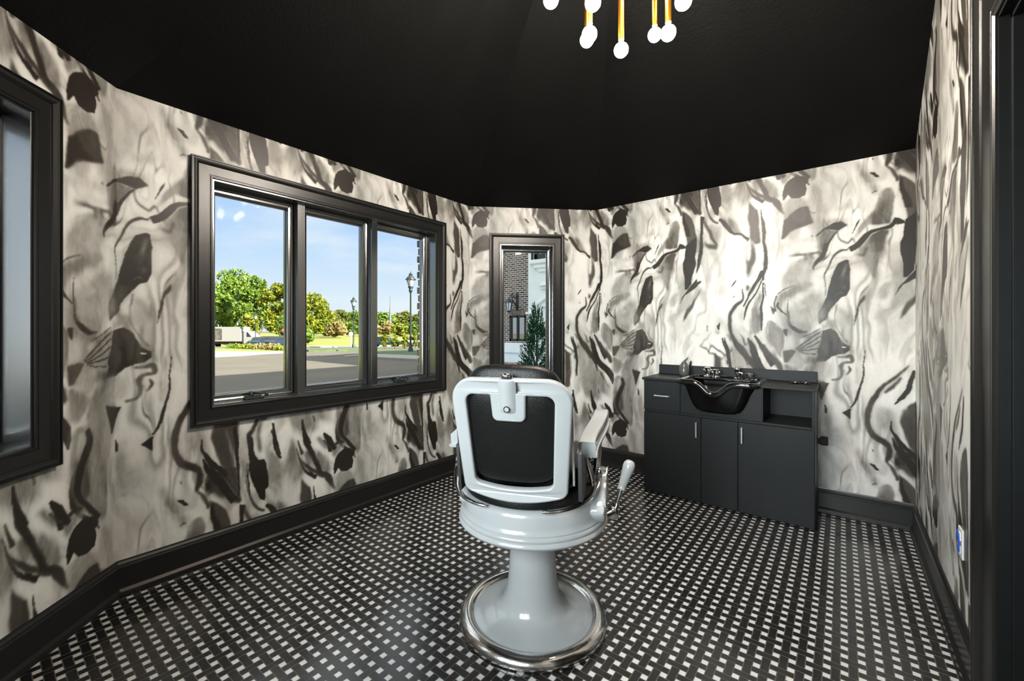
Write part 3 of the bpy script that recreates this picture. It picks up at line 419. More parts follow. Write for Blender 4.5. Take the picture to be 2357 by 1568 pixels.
def paper_mat():
    """marbled wallpaper: the printed tone, with some wall shade painted in, sits in a mesh attribute, fine grain comes from noise"""
    m, nt, b = new_mat('marbled wallpaper')
    at = nt.nodes.new('ShaderNodeAttribute'); at.attribute_name = 'tone'
    tc = nt.nodes.new('ShaderNodeTexCoord')
    mp = nt.nodes.new('ShaderNodeMapping'); mp.inputs['Scale'].default_value = (1, 1, .45); nt.links.new(tc.outputs['Object'], mp.inputs[0])
    n = nt.nodes.new('ShaderNodeTexNoise'); n.inputs['Scale'].default_value = 55; n.inputs['Detail'].default_value = 7; n.inputs['Roughness'].default_value = .7
    n.inputs['Distortion'].default_value = .6
    nt.links.new(mp.outputs[0], n.inputs['Vector'])
    t = mth(nt, 'ADD', at.outputs['Fac'], mth(nt, 'MULTIPLY', mth(nt, 'SUBTRACT', n.outputs['Fac'], .5), .16))
    r = nt.nodes.new('ShaderNodeValToRGB'); cr = r.color_ramp
    stops = [(0, (.018, .014, .012)), (.15, (.028, .023, .019)), (.35, (.092, .083, .071)), (.55, (.29, .277, .255)), (.75, (.56, .545, .52)), (1, (.87, .855, .83))]
    cr.elements[0].position = 0; cr.elements[0].color = (*stops[0][1], 1)
    cr.elements[1].position = 1; cr.elements[1].color = (*stops[-1][1], 1)
    for q, c in stops[1:-1]:
        e = cr.elements.new(q); e.color = (*c, 1)
    nt.links.new(t, r.inputs['Fac'])
    n3 = nt.nodes.new('ShaderNodeTexNoise'); n3.inputs['Scale'].default_value = 3.2; n3.inputs['Detail'].default_value = 3; nt.links.new(tc.outputs['Object'], n3.inputs['Vector'])
    hr = nt.nodes.new('ShaderNodeValToRGB'); hr.color_ramp.elements[0].position = .35; hr.color_ramp.elements[1].position = .65
    hr.color_ramp.elements[0].color = (1.0, .970, .95, 1); hr.color_ramp.elements[1].color = (.975, 1.0, .98, 1)
    nt.links.new(n3.outputs['Fac'], hr.inputs['Fac'])
    k = nt.nodes.new('ShaderNodeMix'); k.data_type = 'RGBA'; k.blend_type = 'MULTIPLY'; k.inputs[0].default_value = 1
    nt.links.new(r.outputs['Color'], k.inputs[6]); nt.links.new(hr.outputs['Color'], k.inputs[7])
    nt.links.new(k.outputs[2], b.inputs['Base Color'])
    b.inputs['Roughness'].default_value = .38; b.inputs['Specular IOR Level'].default_value = .32
    n4 = nt.nodes.new('ShaderNodeTexNoise'); n4.inputs['Scale'].default_value = 240; nt.links.new(tc.outputs['Object'], n4.inputs['Vector'])
    bp = nt.nodes.new('ShaderNodeBump'); bp.inputs['Strength'].default_value = .12; bp.inputs['Distance'].default_value = .002
    nt.links.new(n4.outputs['Fac'], bp.inputs['Height']); nt.links.new(bp.outputs[0], b.inputs['Normal'])
    return m
M['paper'] = paper_mat()

def brick_mat(name, c1, c2, mort, sx=1.0):
    m, nt, b = new_mat(name)
    uv = nt.nodes.new('ShaderNodeUVMap'); uv.uv_map = 'UVMap'
    br = nt.nodes.new('ShaderNodeTexBrick'); br.inputs['Scale'].default_value = 1
    br.inputs['Brick Width'].default_value = .21; br.inputs['Row Height'].default_value = .076; br.inputs['Mortar Size'].default_value = .011
    br.inputs['Color1'].default_value = (*c1, 1); br.inputs['Color2'].default_value = (*c2, 1); br.inputs['Mortar'].default_value = (*mort, 1)
    br.inputs['Bias'].default_value = -.1
    nt.links.new(uv.outputs[0], br.inputs['Vector'])
    n = nt.nodes.new('ShaderNodeTexNoise'); n.inputs['Scale'].default_value = 1.3; n.inputs['Detail'].default_value = 5; nt.links.new(uv.outputs[0], n.inputs['Vector'])
    k = nt.nodes.new('ShaderNodeMix'); k.data_type = 'RGBA'; k.inputs[7].default_value = (.42, .30, .26, 1)
    f = mth(nt, 'MULTIPLY', mth(nt, 'SUBTRACT', n.outputs['Fac'], .52), 1.6); nt.nodes[-1].use_clamp = True
    nt.links.new(f, k.inputs[0]); nt.links.new(br.outputs['Color'], k.inputs[6]); nt.links.new(k.outputs[2], b.inputs['Base Color'])
    b.inputs['Roughness'].default_value = .9
    bp = nt.nodes.new('ShaderNodeBump'); bp.inputs['Strength'].default_value = .4; bp.inputs['Distance'].default_value = .01
    nt.links.new(br.outputs['Fac'], bp.inputs['Height']); bp.invert = True; nt.links.new(bp.outputs[0], b.inputs['Normal'])
    return m
M['brick'] = brick_mat('old handmade brick', (.045, .035, .03), (.20, .15, .125), (.60, .56, .50))

# ------------------------------------------------------------------ object helpers
def props(o, label=None, cat=None, group=None, kind=None):
    if label: o['label'] = label
    if cat: o['category'] = cat
    if group: o['group'] = group
    if kind: o['kind'] = kind
    return o
def thing(name, label, cat, loc=(0, 0, 0), rz=0.0, group=None):
    o = bpy.data.objects.new(name, None); C.objects.link(o); o.empty_display_size = .1
    o.location = loc; o.rotation_euler = (0, 0, rz)
    return props(o, label, cat, group)
def link(name, me, m, parent=None, smooth=False, loc=None):
    o = bpy.data.objects.new(name, me); C.objects.link(o)
    for k in (m if isinstance(m, (list, tuple)) else [m]): me.materials.append(k)
    if smooth:
        me.polygons.foreach_set('use_smooth', [True]*len(me.polygons)); me.update()
        try: me.set_sharp_from_angle(angle=rad(42))
        except Exception: pass
    if parent is not None: o.parent = parent
    if loc is not None: o.location = loc
    return o
def finish(bm, name):
    bmesh.ops.recalc_face_normals(bm, faces=bm.faces)
    me = bpy.data.meshes.new(name); bm.to_mesh(me); bm.free(); return me
class MB:
    """collects shapes for one mesh part"""
    def __init__(s): s.bm = bmesh.new()
    def box(s, x0, x1, y0, y1, z0, z1, bev=0.0, seg=2, mi=0):
        t = bmesh.new(); vs = [t.verts.new((x, y, z)) for x in (x0, x1) for y in (y0, y1) for z in (z0, z1)]
        for f in ((0, 1, 3, 2), (4, 6, 7, 5), (0, 4, 5, 1), (2, 3, 7, 6), (0, 2, 6, 4), (1, 5, 7, 3)): t.faces.new([vs[i] for i in f])
        if bev > 0: bmesh.ops.bevel(t, geom=t.edges[:], offset=bev, segments=seg, profile=.5, affect='EDGES')
        return s.add(t, mi)
    def add(s, t, mi=0, mx=None):
        bmesh.ops.recalc_face_normals(t, faces=t.faces)
        base = len(s.bm.verts); mp = {}
        for v in t.verts: mp[v] = s.bm.verts.new(mx @ v.co if mx else v.co)
        for f in t.faces:
            try: nf = s.bm.faces.new([mp[v] for v in f.verts]); nf.material_index = mi
            except ValueError: pass
        t.free(); return s
    def lathe(s, prof, cx=0, cy=0, seg=64, mi=0, axis=None, cz=0):
        """prof: (r, z) list; axis: optional matrix applied afterwards"""
        t = bmesh.new(); rings = []
        for r, z in prof:
            if r < 1e-6: rings.append([t.verts.new((0, 0, z))])
            else: rings.append([t.verts.new((r*math.cos(2*PI*i/seg), r*math.sin(2*PI*i/seg), z)) for i in range(seg)])
        for a, b in zip(rings, rings[1:]):
            for i in range(seg):
                j = (i+1) % seg
                if len(a) == 1 and len(b) == 1: continue
                if len(a) == 1: t.faces.new((a[0], b[i], b[j]))
                elif len(b) == 1: t.faces.new((a[i], b[0], a[j]))
                else: t.faces.new((a[i], b[i], b[j], a[j]))
        for rr in (rings[0], rings[-1]):
            if len(rr) > 1: t.faces.new(rr)
        return s.add(t, mi, Matrix.Translation((cx, cy, cz)) @ (axis or Matrix.Identity(4)))
    def sweep(s, pts, sect, up=(0, 0, 1), closed=False, mi=0, scales=None):
        """sweep a closed 2D section (list of (a,b)) along points; a = sideways, b = along 'up'"""
        P = [Vector(p) for p in pts]; n = len(P); t = bmesh.new(); rings = []; upv = Vector(up)
        for i in range(n):
            a = P[(i-1) % n] if (closed or i > 0) else P[i]; b = P[(i+1) % n] if (closed or i < n-1) else P[i]
            d = (b-a).normalized(); side = d.cross(upv)
            if side.length < 1e-4: side = d.cross(Vector((1, .3, 0)))
            side.normalize(); u2 = side.cross(d).normalized(); k = scales[i] if scales else 1
            rings.append([t.verts.new(P[i] + side*(q[0]*k) + u2*(q[1]*k)) for q in sect])
        m = len(sect)
        for i in range(n if closed else n-1):
            A, B = rings[i], rings[(i+1) % n]
            for j in range(m): t.faces.new((A[j], A[(j+1) % m], B[(j+1) % m], B[j]))
        if not closed: t.faces.new(rings[0]); t.faces.new(rings[-1])
        return s.add(t, mi)
    def tube(s, pts, r, seg=16, closed=False, mi=0, scales=None, flat=1.0):
        return s.sweep(pts, [(r*math.cos(2*PI*i/seg), r*flat*math.sin(2*PI*i/seg)) for i in range(seg)], closed=closed, mi=mi, scales=scales)
    def blob(s, c, rx, ry, rz, e=.5, nu=36, nv=20, mi=0, mx=None):
        """super-ellipsoid cushion"""
        t = bmesh.new()
        def pw(v, k): return math.copysign(abs(v)**k, v)
        rows = []
        for j in range(nv+1):
            ph = -PI/2 + PI*j/nv
            if j in (0, nv): rows.append([t.verts.new((c[0], c[1], c[2]+rz*pw(math.sin(ph), e)))]); continue
            rows.append([t.verts.new((c[0]+rx*pw(math.cos(ph), e)*pw(math.cos(a), e), c[1]+ry*pw(math.cos(ph), e)*pw(math.sin(a), e), c[2]+rz*pw(math.sin(ph), e))) for a in [2*PI*i/nu for i in range(nu)]])
        for a, b in zip(rows, rows[1:]):
            for i in range(nu):
                j = (i+1) % nu
                if len(a) == 1: t.faces.new((a[0], b[i], b[j]))
                elif len(b) == 1: t.faces.new((a[i], b[0], a[j]))
                else: t.faces.new((a[i], b[i], b[j], a[j]))
        return s.add(t, mi, mx)
    def prism(s, poly, axis, a, b, bev=0.0, mi=0):
        """extrude a 2D polygon: axis 'x' -> poly in (y,z), 'y' -> (x,z), 'z' -> (x,y)"""
        t = bmesh.new()
        def pt(p, k): return {'x': (k, p[0], p[1]), 'y': (p[0], k, p[1]), 'z': (p[0], p[1], k)}[axis]
        A = [t.verts.new(pt(p, a)) for p in poly]; B = [t.verts.new(pt(p, b)) for p in poly]
        t.faces.new(A); t.faces.new(B)
        for i in range(len(poly)): j = (i+1) % len(poly); t.faces.new((A[i], A[j], B[j], B[i]))
        if bev: bmesh.ops.bevel(t, geom=t.edges[:], offset=bev, segments=2, profile=.5, affect='EDGES')
        return s.add(t, mi)
    def raw(s, verts, faces, mi=0):
        t = bmesh.new(); vs = [t.verts.new(v) for v in verts]
        for f in faces: t.faces.new([vs[i] for i in f])
        return s.add(t, mi)
    def xf(s, mx): bmesh.ops.transform(s.bm, matrix=mx, verts=s.bm.verts); return s
    def build(s, name, m, parent=None, smooth=False, loc=None):
        me = bpy.data.meshes.new(name); s.bm.to_mesh(me); s.bm.free()
        return link(name, me, m, parent, smooth, loc)
def copy_tree(o, parent=None):
    c = o.copy(); C.objects.link(c)
    if parent is not None: c.parent = parent
    for ch in [x for x in o.children]: copy_tree(ch, c)
    return c
def cat(pts, n=8):
    """Catmull-Rom through points"""
    P = [Vector(p) for p in pts]; out = []
    for i in range(len(P)-1):
        a, b, c, d = P[max(i-1, 0)], P[i], P[i+1], P[min(i+2, len(P)-1)]
        for k in range(n):
            t = k/n
            out.append(.5*((2*b)+(-a+c)*t+(2*a-5*b+4*c-d)*t*t+(-a+3*b-3*c+d)*t**3))
    out.append(P[-1]); return out
def rrect(x0, x1, z0, z1, r, n=6):
    out = []
    for cx, cz, a0 in ((x1-r, z1-r, 0), (x0+r, z1-r, 90), (x0+r, z0+r, 180), (x1-r, z0+r, 270)):
        for i in range(n+1): a = rad(a0+90*i/n); out.append((cx+r*math.cos(a), cz+r*math.sin(a)))
    return out

# ------------------------------------------------------------------ the printed wallpaper, with some wall shade painted into its tone
PW, PH = 1.387, 1.993          # repeat across and up
def vnoise(x, y, seed, per):
    """value noise, periodic in x with integer period per"""
    rs = np.random.RandomState(seed); g = rs.rand(per, 512)
    xi = np.floor(x).astype(int); yi = np.floor(y).astype(int); fx = x-xi; fy = y-yi
    fx = fx*fx*(3-2*fx); fy = fy*fy*(3-2*fy)
    a = g[xi % per, yi % 512]; b = g[(xi+1) % per, yi % 512]; c = g[xi % per, (yi+1) % 512]; d = g[(xi+1) % per, (yi+1) % 512]
    return (a*(1-fx)+b*fx)*(1-fy)+(c*(1-fx)+d*fx)*fy
def blur(a, r):
    """separable gaussian"""
    r = max(r, .01); n = int(math.ceil(r*2.5)); k = np.exp(-.5*(np.arange(-n, n+1)/r)**2); k /= k.sum()
    b = np.zeros_like(a)
    for i, w in zip(range(-n, n+1), k): b += w*np.roll(a, i, 0)
    c = np.zeros_like(a)
    for i, w in zip(range(-n, n+1), k): c += w*np.roll(b, i, 1)
    return c
def make_panel():
    st = .003; nx, nz = int(round(PW/st)), int(round(PH/st))
    gx, gz = np.meshgrid(np.arange(nx)*PW/nx, np.arange(nz)*PH/nz, indexing='ij')
    u = gx/PW; v = gz/PH
    def fb(fx, fz, seed, oc=4, wx=0, wz=0):
        o = 0; amp = 1; tot = 0
        for k in range(oc):
            per = int(fx*2**k); x = (u+wx)*per
            y = (v+wz)*(fz*2**k)
            # periodic in v as well by blending the ends
            n1 = vnoise(x, y, seed+k, per); n2 = vnoise(x, y-fz*2**k, seed+k, per)
            w = np.clip((v-.85)/.15, 0, 1); o = o+amp*(n1*(1-w)+n2*w); tot += amp; amp *= .55
        return o/tot
    w1 = fb(3, 2, 11)-.5; w2 = fb(3, 3, 31)-.5; w3 = fb(6, 5, 41)-.5
    cloud = fb(5, 3, 51, 5, w1*.35, w2*.3)
    flow = fb(6, 1.6, 151, 3, w1*.55+w3*.10, w2*.35)
    band = .5+.5*np.sin(2*PI*(flow*4.2+cloud*.8))
    gate = np.clip((fb(5, 4, 171, 3, w3*.2, w1*.2)-.40)/.22, 0, 1)
    fine = .5+.5*np.sin(2*PI*(flow*13+w3*1.5))
    base = .90 + .40*(cloud-.5) - .27*gate*band**1.7 - .11*gate*(1-gate)*4*fine**3
    ridge = np.exp(-((fb(7, 2.4, 191, 3, w1*.6+w3*.12, w2*.4)-.5)/.0105)**2)*np.clip((fb(5, 5, 211, 2)-.50)/.10, 0, 1)
    base = base*(1-.62*blur(ridge, .8))
    tone = base
    wq = (fb(20, 28, 91, 4)-.5)*.016; wr = (fb(20, 28, 111, 4)-.5)*.016       # hand-made wobble of the edges
    sx = gx+wq; sz = gz+wr
    streak = fb(40, 9, 131, 4, w1*.12, w2*.1)                                # feathered brush grain
    mott = np.clip(.5+2.4*(fb(17, 7, 231, 5, w1*.25+w3*.05, w2*.15)-.5), 0, 1)
    for rec in PAPER.split(';'):
        t, sm, op, pts = rec.split(',', 3)
        t = int(t)/100; sm = float(sm); op = int(op)/100
        pts = np.array([[float(q) for q in p.split(',')] for p in pts.split(' ')])/1000
        z0 = math.floor(pts[:, 1].min()/PH); mask = np.zeros((nx, nz), bool)
        for ox in (-1, 0, 1):
            for oz in (-1, 0, 1):
                px = pts[:, 0]+ox*PW; pz = pts[:, 1]-z0*PH+oz*PH
                if px.max() < 0 or px.min() > PW or pz.max() < 0 or pz.min() > PH: continue
                i0 = max(int(px.min()/PW*nx)-5, 0); i1 = min(int(px.max()/PW*nx)+6, nx)
                j0 = max(int(pz.min()/PH*nz)-5, 0); j1 = min(int(pz.max()/PH*nz)+6, nz)
                if i0 >= i1 or j0 >= j1: continue
                X = sx[i0:i1, j0:j1]; Z = sz[i0:i1, j0:j1]; ins = np.zeros(X.shape, bool); n = len(px); w = np.zeros(X.shape, int)
                for a in range(n):
                    b = (a+1) % n; xa, za, xb, zb = px[a], pz[a], px[b], pz[b]
                    if za == zb: continue
                    crs = xa+(Z-za)*(xb-xa)/(zb-za)
                    up = (za <= Z) & (Z < zb) & (X < crs); dn = (zb <= Z) & (Z < za) & (X < crs)
                    w += up.astype(int); w -= dn.astype(int)
                mask[i0:i1, j0:j1] |= (w != 0)
        mk = mask.astype(float)
        if t >= .35 and sm > 3: sm = sm*1.7+5
        elif t >= .2: sm = sm*1.4+1.2
        mk = blur(mk, max(.6, sm/3.0*.62))
        if sm > 4: mk = np.clip(mk*(1 + (streak-.5)*1.5*np.clip(sm/12, .3, 1)*(4*mk*(1-mk)+.45)), 0, 1)
        halo = blur(mask.astype(float), 5.5) if t < .3 and sm < 9 else None
        if halo is not None: tone = tone*(1-.42*halo*(streak*1.2))
        big = min(1.0, mask.sum()/2500.0) if t < .35 else 1.0
        tt = max(t-.03, .02) + .22*big*np.clip(mott-.52, 0, 1)*(1.3 if t < .35 else 1.0) - (.30*np.clip(.5-mott, 0, 1) if t >= .35 else 0)
        tone = tone*(1-mk*op)+tt*mk*op
    return np.clip(tone, 0, 1), nx, nz
PANEL, PNX, PNZ = make_panel()
def tone_at(s, z):
    x = (s % PW)/PW*PNX; y = (z % PH)/PH*PNZ
    i = np.floor(x).astype(int); j = np.floor(y).astype(int); fx = x-i; fy = y-j
    i %= PNX; j %= PNZ; i2 = (i+1) % PNX; j2 = (j+1) % PNZ
    return (PANEL[i, j]*(1-fx)+PANEL[i2, j]*fx)*(1-fy)+(PANEL[i, j2]*(1-fx)+PANEL[i2, j2]*fx)*fy
EAVE = 2.490
APEX = Vector((-.69, 1.67, 3.95))
def paper_wall(name, p0, p1, s0, step, top, holes=(), flip=False):
    """wall from p0 to p1 (room-side face), papered from s0 on; holes = (s0,s1,z0,z1) in wall coordinates; a solid core stands behind"""
    p0 = Vector(p0); p1 = Vector(p1); L = (p1-p0).length; d = (p1-p0)/L
    nin = Vector((APEX.x-p0.x, APEX.y-p0.y)); nn = Vector((-d.y, d.x)); nn = nn if nn.dot(nin) > 0 else -nn
    ns = int(math.ceil(L/step)); zt = max(top(q*L/8) for q in range(9)); nz = int(math.ceil(zt/step))
    ss = np.linspace(0, L, ns+1); tops = np.array([top(float(q)) for q in ss]); zz = np.linspace(0, zt, nz+1)
    Sg, Zg = np.meshgrid(ss, zz, indexing='ij'); Zc = np.minimum(Zg, tops[:, None])
    X = p0.x+d.x*Sg; Y = p0.y+d.y*Sg
    co = np.stack([X, Y, Zc], -1).reshape(-1, 3)
    ii, jj = np.meshgrid(np.arange(ns), np.arange(nz), indexing='ij'); keep = (Zg[:-1, :-1] < tops[:-1, None]-1e-6) | (Zg[:-1, :-1] < tops[1:, None]-1e-6)
    cs = (ss[:-1]+ss[1:])/2; cz = (zz[:-1]+zz[1:])/2
    for a, b, c, e in holes:
        keep &= ~(((cs > a) & (cs < b))[:, None] & ((cz > c) & (cz < e))[None, :])
    ii = ii[keep]; jj = jj[keep]; w = nz+1
    q = np.stack([ii*w+jj, (ii+1)*w+jj, (ii+1)*w+jj+1, ii*w+jj+1], -1)
    if d.x*nn.y - d.y*nn.x > 0: q = q[:, ::-1]
    # core boxes behind, cut around the holes
    extra_v = []; extra_f = []
    def core(a, b, c0, c1, e0, e1):
        base = len(co)+len(extra_v)
        for n_ in (.004, .15):
            for s_, lo, hi in ((a, c0, c1), (b, e0, e1)):
                for z_ in (lo, hi): extra_v.append((p0.x+d.x*s_-nn.x*n_, p0.y+d.y*s_-nn.y*n_, z_))
        for f in ((0, 1, 3, 2), (4, 6, 7, 5), (0, 4, 5, 1), (2, 3, 7, 6), (0, 2, 6, 4), (1, 5, 7, 3)): extra_f.append([base+k for k in f])
    xs = sorted({0.0, L}|{h[0] for h in holes}|{h[1] for h in holes})
    for a, b in zip(xs, xs[1:]):
        hs = [h for h in holes if h[0] <= a+1e-6 and h[1] >= b-1e-6]
        if not hs: core(a, b, -.02, top(a), -.02, top(b))
        else:
            h = hs[0]
            if h[2] > .01: core(a, b, -.02, h[2], -.02, h[2])
            core(a, b, h[3], top(a), h[3], top(b))
    allv = np.concatenate([co, np.array(extra_v)]); nf = len(q)+len(extra_f)
    loops = np.concatenate([q.reshape(-1), np.array(extra_f).reshape(-1)]).astype(np.int32)
    me = bpy.data.meshes.new(name); me.vertices.add(len(allv)); me.vertices.foreach_set('co', allv.astype(np.float32).reshape(-1))
    me.loops.add(len(loops)); me.loops.foreach_set('vertex_index', loops)
    me.polygons.add(nf); me.polygons.foreach_set('loop_start', (np.arange(nf)*4).astype(np.int32)); me.polygons.foreach_set('loop_total', np.full(nf, 4, np.int32))
    mi = np.zeros(nf, np.int32); mi[len(q):] = 1; me.polygons.foreach_set('material_index', mi)
    me.update(calc_edges=True); me.validate()
    at = me.attributes.new('tone', 'FLOAT', 'POINT'); tv = np.concatenate([tone_at(s0+Sg.reshape(-1), Zc.reshape(-1)), np.zeros(len(extra_v))])
    at.data.foreach_set('value', tv.astype(np.float32))
    o = link(name, me, [M['paper'], M['dark']]); o['kind'] = 'structure'
    return o

pL0, pL1, pA1, pB1, pD1 = (-1.924, -.44), (-2.80, .436), (-2.80, 2.921), (-1.911, 3.785), (.379, 3.785)
LA, LB, LC = 2.485, 1.2397, 2.290
flat = lambda s: EAVE
slope = (APEX.z-EAVE)/(3.785-APEX.y)
# window openings (wall coordinates, measured from each wall's first corner)
WA = (.392, 2.068, .868, 2.165); WB = (.290, .824, .868, 2.140); WL = (.300, .828, .840, 2.165); WE = (.30, 1.98, .868, 2.165)
DR = (1.86, 2.80, 0.0, 2.262)      # doorway, measured from the basin corner towards the viewer
LL = math.hypot(.876, .876)
paper_wall('wall_left_front', pL0, pL1, -LL, .006, flat, [WL])
paper_wall('wall_left', pL1, pA1, 0, .0045, flat, [WA])
paper_wall('wall_back_left', pA1, pB1, LA, .0055, flat, [WB])
paper_wall('wall_back', pB1, pD1, LA+LB, .0045, flat)
def dtop(s):
    y = 3.785-s
    return min(EAVE+slope*(3.785-y), EAVE+(APEX.z-EAVE)*(y+.44)/(APEX.y+.44))
paper_wall('wall_right', pD1, (.379, -.44), LA+LB+LC, .008, dtop, [DR])
paper_wall('wall_front', (.379, -.44), pL0, LA+LB+LC+4.225, .02, flat, [WE])

# ceiling: a low hipped tent of flat facets
def ceiling():
    rp = Vector((.379, APEX.y, APEX.z)); e = lambda p: Vector((p[0], p[1], EAVE))
    L0, L1, A1, B1, D1, E1 = e(pL0), e(pL1), e(pA1), e(pB1), e(pD1), Vector((.379, -.44, EAVE))
    bm = bmesh.new(); up = Vector((0, 0, .08))
    for f in ((L1, A1, APEX), (A1, B1, APEX), (B1, D1, rp, APEX), (L0, L1, APEX), (E1, L0, APEX, rp)):
        a = [bm.verts.new(v) for v in f]; b = [bm.verts.new(v+up) for v in f]
        bm.faces.new(a); bm.faces.new(b[::-1])
        for i in range(len(a)): j = (i+1) % len(a); bm.faces.new((a[i], b[i], b[j], a[j]))
    o = link('ceiling', finish(bm, 'ceiling'), M['ceil']); o['kind'] = 'structure'
ceiling()
mb = MB(); mb.prism([(-1.924, -.44), (-2.8, .436), (-2.8, 2.921), (-1.911, 3.785), (.379, 3.785), (.379, -.44)], 'z', -.08, 0)
mb.box(.379, 1.6, .9, 2.05, -.08, 0)
mb.build('floor', M['tile'])['kind'] = 'structure'

# baseboards: profile (offset from wall, height)
BPROF = [(0, 0), (.030, 0), (.030, .004), (.027, .022), (.019, .030), (.015, .034), (.015, .128), (.019, .131), (.019, .140), (.012, .146), (.012, .152), (.006, .163), (.004, .170), (0, .170)]
def baseboard(name, pts):
    P = [Vector(p) for p in pts]; cen = Vector((-.9, 1.67)); bm = bmesh.new(); rings = []
    for i, p in enumerate(P):
        ns = []
        for a, b in ((i-1, i), (i, i+1)):
            if a < 0 or b >= len(P): continue
            d = (P[b]-P[a]).normalized(); n = Vector((-d.y, d.x)); n = n if n.dot(cen-P[a]) > 0 else -n; ns.append(n)
        if len(ns) == 1: mv = ns[0]
        else: mv = (ns[0]+ns[1]); mv = mv/(mv.dot(ns[0]))
        rings.append([bm.verts.new((p.x+mv.x*o, p.y+mv.y*o, z)) for o, z in BPROF])
    m = len(BPROF)
    for A, B in zip(rings, rings[1:]):
        for j in range(m): bm.faces.new((A[j], A[(j+1) % m], B[(j+1) % m], B[j]))
    bm.faces.new(rings[0]); bm.faces.new(rings[-1])
    o = link(name, finish(bm, name), M['trim']); o['kind'] = 'structure'
def corner(p, a, b, off=0):  # leave the board ends mitred by a hair
    return p
baseboard('baseboard_left', [pL0, pL1, pA1, pB1])
baseboard('baseboard_back', [pB1, pD1])
baseboard('baseboard_right', [pD1, (.379, 2.149)])
baseboard('baseboard_front', [(.379, .75), (.379, -.44), pL0])

# ------------------------------------------------------------------ windows
CAS = [(0, -.03), (0, .010), (.003, .016), (.009, .016), (.012, .011), (.016, .011), (.018, .014), (.066, .015), (.069, .020), (.078, .028), (.086, .030), (.089, .024), (.094, .024), (.096, .030), (.101, .030), (.103, .026), (.103, -.003)]
def frame_ring(bm, W, s0, s1, z0, z1, prof):
    rings = []
    for o, n in prof:
        rings.append([bm.verts.new(W(*q)) for q in ((s0-o, n, z0-o), (s1+o, n, z0-o), (s1+o, n, z1+o), (s0-o, n, z1+o))])
    m = len(prof)
    for j in range(m):
        A, B = rings[j], rings[(j+1) % m]
        for i in range(4): k = (i+1) % 4; bm.faces.new((A[i], A[k], B[k], B[i]))
def window(num, p0, p1, op, units, cranks, gm, brickout=True, glabel=None):
    p0 = Vector(p0); p1 = Vector(p1); d = (p1-p0).normalized(); nn = Vector((-d.y, d.x)); c = Vector((APEX.x, APEX.y))-p0
    if nn.dot(c) < 0: nn = -nn
    s0, s1, z0, z1 = op; org = Vector((p0.x+d.x*(s0+s1)/2, p0.y+d.y*(s0+s1)/2, z0))
    root = bpy.data.objects.new('window_%d' % num, None); C.objects.link(root); root.location = org; root['kind'] = 'structure'
    def W(s, n, z): return (p0.x+d.x*s+nn.x*n-org.x, p0.y+d.y*s+nn.y*n-org.y, z-org.z)
    bm = bmesh.new(); frame_ring(bm, W, s0+.006, s1-.006, z0+.006, z1-.006, CAS)
    link('casing', finish(bm, 'casing'), M['trim'], root)
    bm = bmesh.new(); frame_ring(bm, W, s0+.014, s1-.014, z0+.014, z1-.014, [(0, .006), (0, -.19), (.014, -.19), (.014, .006)])
    link('jamb', finish(bm, 'jamb'), M['gloss'], root)
    a0, a1, b0, b1 = s0+.014, s1-.014, z0+.014, z1-.014
    edges = [a0]+[a0+(a1-a0)*u for u in units]+[a1]
    mw = .024
    for e in edges[1:-1]:
        bm = bmesh.new()
        def wb(sa, sb, na, nb):
            vs = [bm.verts.new(W(s_, n_, z_)) for s_ in (sa, sb) for n_ in (na, nb) for z_ in (b0, b1)]
            for f in ((0, 1, 3, 2), (4, 6, 7, 5), (0, 4, 5, 1), (2, 3, 7, 6), (0, 2, 6, 4), (1, 5, 7, 3)): bm.faces.new([vs[i] for i in f])
        wb(e-mw, e+mw, -.040, -.19); wb(e-mw-.001, e+mw+.005, -.085, -.19)
        link('mullion', finish(bm, 'mullion'), M['gloss'], root)
    for i in range(len(edges)-1):
        q0 = edges[i]+(mw+.006 if i else .001); q1 = edges[i+1]-(mw+.002 if i < len(edges)-2 else .001)
        bm = bmesh.new(); g = .042
        frame_ring(bm, W, q0+g, q1-g, b0+g+.002, b1-g-.002, [(0, -.122), (.004, -.117), (.005, -.108), (.010, -.105), (.013, -.109), (.026, -.108), (.028, -.101), (.036, -.098), (.041, -.101), (.0412, -.160), (.006, -.162), (.002, -.148), (0, -.148)])
        sh = link('sash', finish(bm, 'sash'), M['gloss'], root)
        bm = bmesh.new(); vs = [bm.verts.new(W(s_, n_, z_)) for s_ in (q0+g-.003, q1-g+.003) for n_ in (-.132, -.137) for z_ in (b0+g-.001, b1-g+.001)]
        for f in ((0, 1, 3, 2), (4, 6, 7, 5), (0, 4, 5, 1), (2, 3, 7, 6), (0, 2, 6, 4), (1, 5, 7, 3)): bm.faces.new([vs[k] for k in f])
        gl = link('pane', finish(bm, 'pane'), gm, sh)
        if glabel: gl['label'] = glabel
        if i in cranks:
            m_ = MB(); cs = q0+(q1-q0)*cranks[i]; k = math.atan2(d.y, d.x)
            m_.box(-.055, .055, -.022, .02, 0, .010, .003); m_.box(-.045, .04, -.018, .008, .008, .022, .005)
            m_.lathe([(0, 0), (.017, 0), (.019, .01), (.015, .022), (.008, .028), (0, .029)], -.018, -.004, 20, cz=.018)
            m_.tube(cat([(-.018, -.008, .038), (.01, -.02, .036), (.05, -.022, .030), (.068, -.02, .020)], 5), .0075, 10)
            m_.lathe([(0, 0), (.009, .002), (.011, .012), (.007, .022), (0, .024)], .066, -.02, 14, cz=.006)
            sgn = 1 if nn.dot(Vector((d.y, -d.x))) > 0 else -1
            mx = Matrix.Rotation(k, 4, 'Z')
            if sgn < 0: mx = mx @ Matrix.Scale(-1, 4, (0, 1, 0))
            m_.xf(mx); bmesh.ops.recalc_face_normals(m_.bm, faces=m_.bm.faces)
            co = m_.build('crank_handle', M['post'], root, True, W(cs, -.072, b0+.0005))
            co['label'] = 'dark metal folding crank'
    return root
